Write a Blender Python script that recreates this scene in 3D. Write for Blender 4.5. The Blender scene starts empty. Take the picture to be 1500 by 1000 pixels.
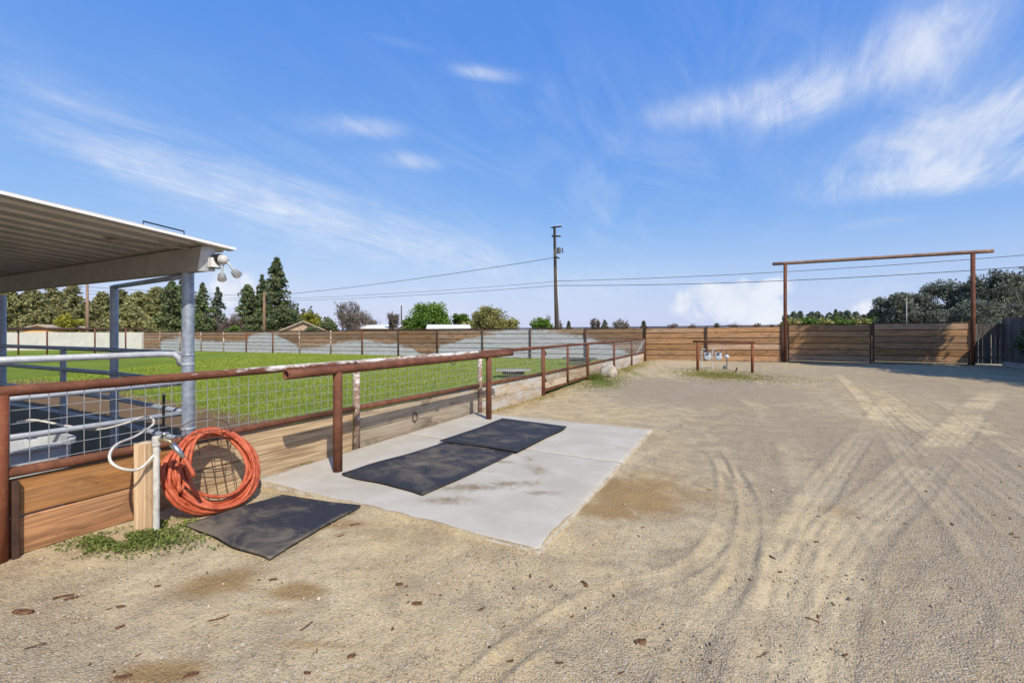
import bpy, math, random
import numpy as np
from mathutils import Vector, Matrix
random.seed(7); RNG = np.random.default_rng(7)
S = bpy.context.scene
COL = S.collection
R = math.radians
# ------------------------------------------------------------------ camera
FPX, HOR, CAMH = 657.0, 484.5, 1.5            # focal length and horizon in photo pixels, eye height in metres
YAW = R(27.36)
SA, CA = math.sin(YAW), math.cos(YAW)
cam = bpy.data.cameras.new('camera'); co = bpy.data.objects.new('camera', cam); COL.objects.link(co)
co.location = (0, 0, CAMH); co.rotation_euler = (R(90), 0, YAW)
cam.sensor_width = 36; cam.lens = FPX / 1500 * 36; cam.shift_y = -(500 - HOR) / 1500
cam.clip_start = 0.05; cam.clip_end = 5000
S.camera = co
# ------------------------------------------------------------------ light
SUND = Vector((0.555, -0.397, 0.703)).normalized()          # towards the sun (from the hitching rail's shadow)
ELEV = math.asin(SUND.z)
sun = bpy.data.lights.new('sun', 'SUN'); so = bpy.data.objects.new('sun', sun); COL.objects.link(so)
sun.energy = 4.9; sun.angle = R(0.53); sun.color = (1.0, 0.91, 0.76)
so.rotation_euler = SUND.to_track_quat('Z', 'Y').to_euler(); so.location = (20, -15, 25)
S.view_settings.view_transform = 'Standard'; S.view_settings.look = 'None'
S.view_settings.gamma = 1; S.view_settings.use_curve_mapping = False
S.view_settings.exposure = 0.0
S.render.engine = 'CYCLES'

def pdir(u, v):
    k = (u - 750) / FPX
    d = Vector((-SA + k * CA, CA + k * SA, -(v - HOR) / FPX)); return d
def PD(u, v, d):                      # point at camera depth d
    r = pdir(u, v); return Vector((r.x * d, r.y * d, CAMH + r.z * d))
def PZ(u, v, z=0.0):                  # point on a level plane
    r = pdir(u, v); d = (z - CAMH) / r.z; return PD(u, v, d)
def PX(u, v, X):                      # point on a plane X = const
    r = pdir(u, v); return PD(u, v, X / r.x)
def PY(u, v, Y):
    r = pdir(u, v); return PD(u, v, Y / r.y)

class NT:
    """small node-tree helper"""
    def __init__(s, nt): s.nt = nt; s.n = nt.nodes; s.l = nt.links
    def new(s, t, **kw):
        nd = s.n.new(t)
        for k, v in kw.items(): setattr(nd, k, v)
        return nd
    def put(s, sock, v):
        if isinstance(v, bpy.types.NodeSocket): s.l.new(v, sock)
        elif v is not None:
            if sock.type == 'RGBA' and not hasattr(v, '__len__'): v = (v, v, v, 1)
            elif sock.type == 'RGBA' and len(v) == 3: v = (*v, 1)
            sock.default_value = v
    def math(s, op, a, b=None, c=None, clamp=False):
        m = s.new('ShaderNodeMath', operation=op); m.use_clamp = clamp
        for i, x in enumerate((a, b, c)):
            if x is not None: s.put(m.inputs[i], x)
        return m.outputs[0]
    def vmath(s, op, a, b=None):
        m = s.new('ShaderNodeVectorMath', operation=op)
        s.put(m.inputs[0], a)
        if b is not None: s.put(m.inputs[1], b)
        return m.outputs['Value'] if op in ('DOT_PRODUCT', 'LENGTH', 'DISTANCE') else m.outputs[0]
    def mix(s, f, a, b, blend='MIX'):
        m = s.new('ShaderNodeMix', data_type='RGBA', blend_type=blend); m.clamp_factor = True
        s.put(m.inputs[0], f); s.put(m.inputs[6], a); s.put(m.inputs[7], b); return m.outputs[2]
    def noise(s, vec=None, scale=5, detail=4, rough=.55, dist=0, out=0):
        m = s.new('ShaderNodeTexNoise')
        if vec is not None: s.put(m.inputs['Vector'], vec)
        m.inputs['Scale'].default_value = scale; m.inputs['Detail'].default_value = detail
        m.inputs['Roughness'].default_value = rough; m.inputs['Distortion'].default_value = dist
        return m.outputs[out]
    def voro(s, vec=None, scale=5, feature='F1', out='Distance', rnd=1):
        m = s.new('ShaderNodeTexVoronoi', feature=feature)
        if vec is not None: s.put(m.inputs['Vector'], vec)
        m.inputs['Scale'].default_value = scale; m.inputs['Randomness'].default_value = rnd
        return m.outputs[out]
    def ramp(s, f, a, b, lo=0., hi=1.):                 # smooth step a..b
        m = s.new('ShaderNodeMapRange', interpolation_type='SMOOTHSTEP')
        s.put(m.inputs[0], f); m.inputs[1].default_value = a; m.inputs[2].default_value = b
        m.inputs[3].default_value = lo; m.inputs[4].default_value = hi
        return m.outputs[0]
    def attr(s, name, typ='GEOMETRY', out='Fac'):
        m = s.new('ShaderNodeAttribute', attribute_type=typ); m.attribute_name = name; return m.outputs[out]
    def scale(s, vec, xyz, loc=(0, 0, 0), rot=(0, 0, 0)):
        m = s.new('ShaderNodeMapping'); s.put(m.inputs[0], vec)
        m.inputs['Location'].default_value = loc; m.inputs['Rotation'].default_value = rot; m.inputs['Scale'].default_value = xyz
        return m.outputs[0]
    def bump(s, h, strength=.4, dist=.01, normal=None):
        m = s.new('ShaderNodeBump'); s.put(m.inputs['Height'], h)
        m.inputs['Strength'].default_value = strength; m.inputs['Distance'].default_value = dist
        if normal is not None: s.put(m.inputs['Normal'], normal)
        return m.outputs[0]

# ------------------------------------------------------------------ sky
W = bpy.data.worlds.new('World'); S.world = W; W.use_nodes = True
t = NT(W.node_tree); W.node_tree.nodes.clear()
sky = t.new('ShaderNodeTexSky', sky_type='NISHITA'); sky.sun_disc = False
sky.sun_elevation = ELEV; sky.sun_rotation = math.atan2(SUND.x, SUND.y)
sky.altitude = 100; sky.air_density = 1.0; sky.dust_density = 0.6; sky.ozone_density = 2.5
D = t.new('ShaderNodeTexCoord').outputs['Generated']
Dn = t.vmath('NORMALIZE', D)
sep = t.new('ShaderNodeSeparateXYZ'); t.put(sep.inputs[0], Dn)
zz = t.math('ADD', t.math('MAXIMUM', sep.outputs[2], 0.0), 0.14)
cb = t.new('ShaderNodeCombineXYZ')
t.put(cb.inputs[0], t.math('DIVIDE', sep.outputs[0], zz)); t.put(cb.inputs[1], t.math('DIVIDE', sep.outputs[1], zz))
plane = cb.outputs[0]
streak = t.noise(t.scale(plane, (1.9, .75, 1), rot=(0, 0, R(-24))), 1.5, 9, .62, 1.5)
fib = t.noise(t.scale(plane, (5.5, 1.1, 1), rot=(0, 0, R(-28))), 1.6, 9, .68, 1.8)
broad = t.noise(t.scale(plane, (.5, .35, 1), loc=(3.1, 1.7, 0)), 1.0, 4, .5, .4)
puff = t.noise(Dn, 17, 8, .58, .35)
def blob(u, v, ru, rv, ang=0):
    """a cloud bank in a fixed direction of the sky: falls off with angle from its centre"""
    c = pdir(u, v).normalized()
    ca, sa = math.cos(R(ang)), math.sin(R(ang))
    e = .5
    t1 = (pdir(u + e * ca, v + e * sa) - pdir(u - e * ca, v - e * sa)); t1 /= (2 * e)
    t2 = (pdir(u - e * sa, v + e * ca) - pdir(u + e * sa, v - e * ca)); t2 /= (2 * e)
    sc = FPX * pdir(u, v).length / pdir(u, v).length
    t1 = (t1 - c * t1.dot(c)); t2 = (t2 - c * t2.dot(c))
    l = pdir(u, v).length
    w1 = t1.normalized() / (t1.length / l * ru); w2 = t2.normalized() / (t2.length / l * rv)
    a = t.vmath('DOT_PRODUCT', Dn, tuple(w1)); b = t.vmath('DOT_PRODUCT', Dn, tuple(w2))
    q = t.math('ADD', t.math('MULTIPLY', a, a), t.math('MULTIPLY', b, b))
    g = t.math('EXPONENT', t.math('MULTIPLY', q, -1.0))
    return t.math('MULTIPLY', g, t.math('GREATER_THAN', t.vmath('DOT_PRODUCT', Dn, tuple(c)), 0.0))
def total(lst):
    acc = None
    for amp, *b in lst:
        x = t.math('MULTIPLY', blob(*b), amp)
        acc = x if acc is None else t.math('ADD', acc, x)
    return acc
cirrus = total([(1.0, 1050, 158, 130, 30, 4), (.85, 1220, 120, 170, 46, -18), (1.05, 1375, 70, 100, 62, -25), (1.2, 1430, 180, 200, 44, -8), (.35, 1250, 60, 300, 90, -10), (.35, 1300, 230, 300, 60, 0),
                (1.3, 1390, 258, 180, 26, 3), (.55, 1280, 327, 60, 9, 0), (1.0, 715, 108, 62, 13, 4), (1.0, 535, 187, 62, 17, -3),
                (.85, 600, 235, 48, 13, 2), (.4, 590, 64, 60, 10, 4), (.32, 380, 230, 380, 110, 16), (.3, 560, 330, 380, 80, 6), (.62, 130, 225, 190, 28, 22), (.55, 380, 300, 180, 34, 20), (.55, 640, 365, 180, 34, 14),
                (.45, 110, 140, 130, 28, 14), (.5, 1560, 120, 150, 80, 0), (.35, 900, 420, 200, 30, 0)])
cum = total([(1.9, 1078, 440, 66, 26, 0), (1.3, 1030, 440, 44, 20, 0), (.9, 1130, 420, 40, 12, 0), (1.0, 1268, 452, 26, 18, 0), (1.9, 344, 425, 36, 28, 0),
             (1.0, 1130, 465, 90, 16, 0)])
al_ci = t.ramp(t.math('MULTIPLY', cirrus, t.math('ADD', t.math('ADD', t.math('MULTIPLY', streak, 1.5), t.math('MULTIPLY', fib, .75)), -.48)), .0, 1.35, 0, .76)
al_all = t.math('MULTIPLY', t.ramp(broad, .42, .72), t.ramp(streak, .35, .8, 0, .30))         # thin cirrus over the whole sky
al_cu = t.ramp(t.math('MULTIPLY', cum, t.math('ADD', t.math('MULTIPLY', puff, 3.2), -.85)), .22, 1.05, 0, .80)
hz = t.ramp(sep.outputs[2], .0, .26, .55, 0)                                                # pale air low over the horizon
alpha = t.math('MAXIMUM', t.math('MAXIMUM', al_ci, al_cu), al_all)
CLOUD = t.mix(t.ramp(puff, .3, .7), (4.9, 5.25, 6.1), (6.1, 6.3, 6.6))
# the photograph's sky is flatter and bluer than the model's: a gamma per channel over the whole dome
sc = t.new('ShaderNodeSeparateColor'); t.put(sc.inputs[0], sky.outputs[0]); cc = t.new('ShaderNodeCombineColor')
for i, (k, p) in enumerate(((.80, .95), (1.52, .58), (4.5, .16))): t.put(cc.inputs[i], t.math('MULTIPLY', t.math('POWER', sc.outputs[i], p), k))
skyc = t.mix(hz, cc.outputs[0], (3.75, 4.5, 6.0))
skyc = t.mix(alpha, skyc, CLOUD)
bg = t.new('ShaderNodeBackground'); t.put(bg.inputs[0], skyc); bg.inputs[1].default_value = 0.15
t.l.new(bg.outputs[0], t.new('ShaderNodeOutputWorld').inputs[0])

# ------------------------------------------------------------------ materials
MATS = {}
def material(name, rough=.8, spec=.3, metal=0):
    m = bpy.data.materials.new(name); m.use_nodes = True
    h = NT(m.node_tree); b = m.node_tree.nodes['Principled BSDF']
    b.inputs['Roughness'].default_value = rough; b.inputs['Metallic'].default_value = metal
    b.inputs['Specular IOR Level'].default_value = spec
    MATS[name] = m
    return h, b
def objco(h): return h.new('ShaderNodeTexCoord').outputs['Object']
def objrand(h): return h.new('ShaderNodeObjectInfo').outputs['Random']

def wood_mat(name, light, dark, grey, greyamt=.35, rough=.85, satin=.2):
    h, b = material(name, rough, satin)
    gv = h.attr('gv', out='Vector'); rnd = objrand(h)
    fine = h.noise(h.scale(gv, (2.2, 55, 55)), 1, 6, .6, .4)
    wavy = h.noise(h.scale(gv, (.7, 13, 13)), 1, 4, .55, 2.2)
    blot = h.noise(h.scale(gv, (.9, 4, 4)), 1, 5, .6, .5)
    knot = h.voro(h.scale(gv, (1.5, 7.5, 7.5)), 1)
    g = h.ramp(h.math('ADD', h.math('MULTIPLY', fine, .5), h.math('MULTIPLY', wavy, .6)), .36, .72)
    c = h.mix(g, dark, light)
    c = h.mix(h.ramp(knot, .17, .04), c, tuple(x * .3 for x in dark))
    c = h.mix(h.math('MULTIPLY', h.ramp(blot, .42, .68), greyamt * 1.6, clamp=True), c, grey)
    c = h.mix(h.ramp(h.noise(h.scale(gv, (1.6, 6, 6), loc=(5, 2, 1)), 1, 7, .7, .8), .50, .72, 0, .85), c, tuple(x * .55 for x in dark))
    hv = h.new('ShaderNodeHueSaturation'); h.put(hv.inputs['Color'], c)
    h.put(hv.inputs['Value'], h.math('ADD', h.math('MULTIPLY', rnd, .55), .74))
    h.put(hv.inputs['Saturation'], h.math('ADD', h.math('MULTIPLY', h.math('FRACT', h.math('MULTIPLY', rnd, 7.3)), .3), .68))
    c = hv.outputs[0]
    ble = h.attr('bleach')
    c = h.mix(h.ramp(h.math('ADD', ble, h.math('MULTIPLY', h.math('ADD', blot, -.5), .9)), .25, .8, 0, .8), c, h.mix(g, (.27, .185, .105), (.62, .50, .33)))
    crack = h.ramp(fine, .35, .5)
    paint = h.attr('paint')
    edge = h.noise(h.scale(gv, (2.2, 9, 9)), 1, 7, .68)
    pvar = h.math('MULTIPLY', h.math('ADD', h.math('FRACT', h.math('MULTIPLY', rnd, 13.7)), -.5), h.math('MULTIPLY', paint, .45))
    pm = h.ramp(h.math('ADD', h.math('ADD', paint, pvar), h.math('MULTIPLY', h.math('ADD', edge, -.5), 1.8)), .30, .80)
    pm = h.math('MULTIPLY', pm, h.ramp(h.math('ADD', h.math('MULTIPLY', crack, .6), h.math('MULTIPLY', edge, .9)), .45, 1.0, .38, .93))
    c = h.mix(pm, c, h.mix(blot, (.43, .455, .50), (.56, .57, .58)))
    h.put(b.inputs['Base Color'], c)
    h.put(b.inputs['Normal'], h.bump(h.math('ADD', fine, h.math('MULTIPLY', wavy, .6)), .55, .006))
wood_mat('wood_warm', (.50, .27, .105), (.25, .12, .045), (.26, .17, .095), .3)
wood_mat('wood_near', (.47, .19, .028), (.19, .068, .010), (.26, .14, .05), .35)
wood_mat('wood_bleached', (.60, .46, .28), (.33, .215, .11), (.50, .42, .30), .5)
wood_mat('wood_fence', (.40, .22, .105), (.19, .092, .04), (.27, .20, .14), .4)
wood_mat('wood_dark', (.13, .105, .085), (.06, .047, .038), (.16, .145, .13), .5)
wood_mat('wood_grey', (.36, .33, .29), (.17, .15, .13), (.42, .40, .37), .6)
wood_mat('wood_new', (.62, .43, .22), (.36, .20, .085), (.45, .34, .22), .2)
wood_mat('wood_pole', (.10, .078, .06), (.045, .034, .028), (.09, .078, .066), .5)
wood_mat('wood_pole_orange', (.33, .19, .10), (.19, .10, .05), (.2, .15, .11), .4)

def rust_mat(name, a, b_, c_, rough=.75):
    h, b = material(name, rough, .25)
    o = objco(h)
    n1 = h.noise(o, 7, 6, .65, .3); n2 = h.noise(o, 55, 4, .6); n3 = h.noise(o, 2.1, 3, .5)
    c = h.mix(h.ramp(n1, .38, .66), a, b_); c = h.mix(h.ramp(n2, .52, .75), c, c_)
    c = h.mix(h.math('MULTIPLY', h.ramp(n3, .45, .7), .5), c, tuple(x * .55 for x in a))
    paint = h.attr('paint')
    flake = h.noise(h.scale(o, (1, .35, 1)), 14, 7, .68, .5)
    pm = h.ramp(h.math('ADD', paint, h.math('MULTIPLY', h.math('ADD', flake, -.5), 1.9)), .36, .66)
    c = h.mix(pm, c, h.mix(n2, (.55, .52, .47), (.70, .68, .65)))
    h.put(b.inputs['Base Color'], c)
    h.put(b.inputs['Normal'], h.bump(h.math('ADD', n2, h.math('MULTIPLY', pm, .6)), .35, .004))
rust_mat('rust', (.135, .052, .030), (.20, .080, .046), (.07, .032, .022))
rust_mat('rust_red', (.19, .055, .026), (.25, .088, .042), (.09, .034, .021))
rust_mat('rust_dark', (.062, .035, .027), (.10, .05, .033), (.036, .026, .022))
rust_mat('rust_wire', (.09, .055, .042), (.14, .07, .045), (.05, .04, .035))
rust_mat('pipe_dusty', (.25, .165, .125), (.32, .22, .165), (.16, .085, .06))

def plain(name, col, rough=.5, spec=.4, metal=0, var=.15, nscale=8, bump=.1, bs=60, col2=None):
    h, b = material(name, rough, spec, metal)
    o = objco(h)
    n = h.noise(o, nscale, 6, .62, .3)
    c = h.mix(h.ramp(n, .3, .72), tuple(x * (1 - var) for x in col), col2 or tuple(min(1, x * (1 + var)) for x in col))
    h.put(b.inputs['Base Color'], c)
    h.put(b.inputs['Roughness'], h.math('ADD', h.math('MULTIPLY', n, .25), rough - .12))
    if bump: h.put(b.inputs['Normal'], h.bump(h.noise(o, bs, 4, .6), bump, .004))
    return h, b
plain('galvanised', (.34, .39, .47), .42, .5, .35, .22, 14)
plain('galvanised_light', (.52, .55, .59), .45, .5, .2, .15, 12)
plain('wire', (.46, .48, .50), .45, .5, .5, .15, 30, 0)
plain('roof_metal', (.55, .52, .47), .42, .5, .35, .14, 4, .05, 20)
plain('beam_paint', (.38, .345, .30), .6, .35, 0, .14, 5)
plain('white_plastic', (.82, .82, .80), .4, .5, 0, .05, 10, 0)
plain('pipe_white', (.52, .51, .47), .5, .4, 0, .25, 9, 0, 60, (.68, .67, .63))
plain('dirty_hose', (.58, .56, .50), .55, .4, 0, .18, 20, 0)
plain('black_plastic', (.02, .02, .022), .4, .5, 0, .2, 10, 0)
plain('brass', (.42, .34, .2), .35, .5, .8, .25, 30, 0)
plain('steel', (.5, .5, .5), .3, .5, .9, .2, 30, 0)
plain('hose_orange', (.50, .085, .032), .6, .35, 0, .3, 14, .12, 120, (.60, .155, .075))
plain('meter_grey', (.50, .54, .57), .5, .4, 0, .12, 14)
plain('lamp_grey', (.24, .255, .27), .5, .4, 0, .15, 14)
plain('meter_dark', (.10, .11, .12), .5, .4, 0, .12, 14)
plain('glass_dark', (.03, .035, .04), .1, .6, 0, .1, 5, 0)
plain('block_wall', (.60, .58, .54), .9, .2, 0, .08, 1.5, .3, 30)
plain('roof_white', (.70, .70, .70), .7, .2, 0, .06, 1, 0)
plain('roof_tan', (.44, .36, .27), .9, .2, 0, .12, 3, .2, 20)
plain('house_tan', (.50, .38, .26), .9, .2, 0, .06, 1, 0)
plain('house_orange', (.62, .36, .14), .9, .2, 0, .06, 1, 0)
plain('cable', (.035, .035, .04), .7, .3, 0, .1, 3, 0)
plain('rock', (.40, .35, .27), .92, .15, 0, .3, 7, .9, 14, (.60, .55, .47))
plain('bark_chip', (.085, .045, .028), .95, .1, 0, .4, 60, .9, 140, (.22, .12, .07))
plain('trunk', (.12, .095, .075), .95, .1, 0, .3, 9, .6, 20)
plain('trunk_pale', (.44, .40, .35), .9, .1, 0, .2, 5, .3, 14)
plain('trough', (.50, .53, .56), .5, .4, 0, .12, 7)
plain('water_dark', (.02, .025, .028), .06, .5, 0, .1, 3, .05, 6)
plain('stain_glass', (.02, .03, .05), .15, .6, 0, .1, 3, 0)

# concrete with dirt carried in the attribute 'dirt'
h, b = material('concrete', .9, .2)
o = objco(h)
n = h.noise(o, 2.3, 7, .6, .4); f = h.noise(o, 70, 3, .6); mot = h.noise(o, 9, 6, .65, .8)
c = h.mix(h.ramp(n, .3, .7), (.41, .375, .30), (.49, .455, .385))
c = h.mix(h.math('MULTIPLY', h.ramp(mot, .5, .75), .35), c, (.39, .36, .31))
c = h.mix(h.math('MULTIPLY', h.ramp(f, .55, .8), .25), c, (.38, .36, .33))
c = h.mix(h.math('MULTIPLY', h.ramp(h.noise(h.scale(o, (1.5, 14, 1)), 1, 7, .7, .5), .5, .75), .35), c, (.37, .335, .27))
dm = h.ramp(h.math('ADD', h.attr('dirt'), h.math('MULTIPLY', h.math('ADD', h.noise(o, 7.5, 9, .75, .6), -.5), 1.9)), .28, .95)
c = h.mix(dm, c, h.mix(mot, (.17, .13, .08), (.33, .265, .175)))
h.put(b.inputs['Base Color'], c)
brush = h.noise(h.scale(o, (2, 90, 2)), 1, 4, .6, .3)
h.put(b.inputs['Normal'], h.bump(h.math('ADD', h.math('ADD', f, h.math('MULTIPLY', mot, .8)), h.math('MULTIPLY', brush, .9)), .4, .004))

# rubber mats, dusty
h, b = material('rubber', .7, .22)
o = objco(h)
n = h.noise(h.scale(o, (1, 1.6, 1), rot=(0, 0, .5)), 2.6, 9, .72, .7); f = h.noise(o, 120, 3, .6)
dust = h.ramp(h.math('ADD', n, h.math('MULTIPLY', h.attr('dirt'), .5)), .46, .84)
c = h.mix(h.ramp(f, .3, .7), (.020, .022, .028), (.040, .042, .050))
c = h.mix(h.math('MULTIPLY', dust, .8), c, h.mix(h.noise(o, 8, 5, .6), (.13, .115, .09), (.27, .215, .14)))
h.put(b.inputs['Base Color'], c)
h.put(b.inputs['Normal'], h.bump(h.math('ADD', f, h.math('MULTIPLY', n, .6)), .35, .004))

# the gravel yard
h, b = material('yard', .96, .08)
o = objco(h)
trk = h.attr('track'); mst = h.attr('moist'); grs = h.attr('grassy'); grv = h.attr('gravel')
big = h.noise(o, .55, 5, .6, .5); mid = h.noise(o, 3.1, 7, .66, .6)
ff = h.noise(o, 38, 6, .72); sp = h.voro(o, 95, out='Color'); spd = h.voro(o, 95)
sp2 = h.voro(o, 42, out='Color'); sp2d = h.voro(o, 42)
base = h.mix(h.ramp(big, .35, .66), (.545, .425, .225), (.57, .47, .285))
base = h.mix(h.math('MULTIPLY', h.ramp(mid, .42, .7), .6), base, (.42, .305, .155))
base = h.mix(h.math('MULTIPLY', h.ramp(h.noise(o, 1.7, 8, .7, .9), .52, .70), .35), base, (.37, .265, .14))
sepc = h.new('ShaderNodeSeparateColor'); h.put(sepc.inputs[0], sp)
pebv = sepc.outputs[0]
pebc = h.mix(pebv, (.12, .09, .06), (.62, .54, .44))
gam = h.math('MULTIPLY', h.ramp(h.math('ADD', h.math('ADD', grv, h.math('MULTIPLY', mid, .8)), h.math('MULTIPLY', trk, -.55)), .30, .95), .72)
base = h.mix(gam, base, (.29, .23, .158))
base = h.mix(h.math('MULTIPLY', h.ramp(spd, .55, .2), h.math('MULTIPLY', h.math('ADD', gam, .30), .85)), base, pebc)
sep2 = h.new('ShaderNodeSeparateColor'); h.put(sep2.inputs[0], sp2)
base = h.mix(h.math('MULTIPLY', h.math('MULTIPLY', h.ramp(sp2d, .42, .2), h.ramp(sep2.outputs[1], .72, .8)), .7), base, h.mix(sep2.outputs[0], (.14, .10, .075), (.62, .58, .52)))
base = h.mix(h.math('MULTIPLY', h.ramp(ff, .54, .66), .62), base, (.17, .125, .078))
base = h.mix(h.math('MULTIPLY', h.ramp(h.noise(o, 110, 2, .6), .62, .72), .55), base, (.10, .075, .05))
base = h.mix(h.math('MULTIPLY', h.math('MULTIPLY', trk, h.ramp(h.noise(o, 14, 7, .75), .30, .60, .45, 1)), .44), base, h.mix(mid, (.43, .36, .255), (.48, .41, .305)))
base = h.mix(h.ramp(h.math('ADD', mst, h.math('MULTIPLY', h.math('ADD', mid, -.5), .8)), .12, .72, 0, .9), base, h.mix(ff, (.20, .125, .052), (.38, .255, .115)))
gm = h.ramp(h.math('ADD', grs, h.math('MULTIPLY', h.math('ADD', h.noise(o, 4, 7, .75), -.5), 1.3)), .3, .7)
base = h.mix(h.math('MULTIPLY', gm, .8), base, h.mix(ff, (.12, .15, .03), (.28, .26, .07)))
h.put(b.inputs['Base Color'], base)
hh = h.math('ADD', h.math('ADD', h.math('MULTIPLY', ff, 1.0), h.math('MULTIPLY', h.math('SUBTRACT', .6, spd), h.math('ADD', gam, .35))), h.math('MULTIPLY', h.math('SUBTRACT', .5, sp2d), .5))
h.put(b.inputs['Normal'], h.bump(hh, .75, .011))

# turf of the arena and the far ground
def turf_mat(name, arena):
    h, b = material(name, .95, .1)
    o = objco(h)
    big = h.noise(o, .35, 5, .6, .4); mid = h.noise(o, 2.2, 7, .7, .6); f = h.noise(o, 30, 5, .75); f2 = h.noise(h.scale(o, (1, 1, 1)), 120, 3, .7)
    c = h.mix(h.ramp(big, .35, .65), (.165, .235, .022), (.235, .305, .038))
    c = h.mix(h.math('MULTIPLY', h.ramp(mid, .5, .72), .55), c, (.36, .32, .10))
    c = h.mix(h.ramp(f, .45, .75, 0, .6), c, (.11, .165, .018))
    c = h.mix(h.math('MULTIPLY', h.ramp(f2, .55, .7), .6), c, (.22, .30, .045))
    if arena:
        d = h.ramp(h.math('ADD', h.attr('dirt'), h.math('MULTIPLY', h.math('ADD', h.noise(o, 2.0, 8, .72, .8), -.5), 1.2)), .35, .75)
        c = h.mix(d, c, h.mix(f, (.20, .125, .068), (.34, .225, .125)))
    h.put(b.inputs['Base Color'], c)
    h.put(b.inputs['Normal'], h.bump(h.math('ADD', f, f2), .9, .03))
turf_mat('turf', True)
plain('far_field', (.27, .24, .14), .95, .1, 0, .3, .2, 0)

def leaf_mat(name, a, bcol, sat=1):
    h, b = material(name, .6, .25)
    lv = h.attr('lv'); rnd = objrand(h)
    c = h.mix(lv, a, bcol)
    hv = h.new('ShaderNodeHueSaturation'); h.put(hv.inputs['Color'], c)
    h.put(hv.inputs['Value'], h.math('ADD', h.math('MULTIPLY', rnd, .35), .82)); hv.inputs['Saturation'].default_value = sat
    h.put(b.inputs['Base Color'], hv.outputs[0])
    tr = h.new('ShaderNodeBsdfTranslucent'); h.put(tr.inputs[0], hv.outputs[0])
    mx = h.new('ShaderNodeMixShader'); mx.inputs[0].default_value = .22
    h.l.new(b.outputs[0], mx.inputs[1]); h.l.new(tr.outputs[0], mx.inputs[2])
    h.l.new(mx.outputs[0], h.n['Material Output'].inputs[0])
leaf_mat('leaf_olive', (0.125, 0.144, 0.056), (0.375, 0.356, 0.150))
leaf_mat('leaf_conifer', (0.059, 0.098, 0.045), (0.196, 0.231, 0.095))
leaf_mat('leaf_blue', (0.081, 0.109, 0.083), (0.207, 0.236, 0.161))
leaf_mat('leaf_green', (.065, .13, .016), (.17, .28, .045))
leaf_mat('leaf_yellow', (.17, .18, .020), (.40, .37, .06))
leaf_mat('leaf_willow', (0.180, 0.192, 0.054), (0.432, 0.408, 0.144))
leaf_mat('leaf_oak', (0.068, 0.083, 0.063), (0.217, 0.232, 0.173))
leaf_mat('leaf_grey', (.16, .13, .11), (.30, .25, .21))
leaf_mat('leaf_purple', (.15, .10, .092), (.27, .20, .17))
leaf_mat('leaf_weed', (.07, .115, .022), (.26, .30, .075))
leaf_mat('leaf_dry', (.22, .21, .05), (.40, .36, .11))
leaf_mat('blade', (.18, .255, .022), (.37, .42, .075))
h, b = material('pebble', .9, .15)
h.put(b.inputs['Base Color'], h.mix(h.attr('lv'), (.22, .16, .10), (.60, .52, .41)))

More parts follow.
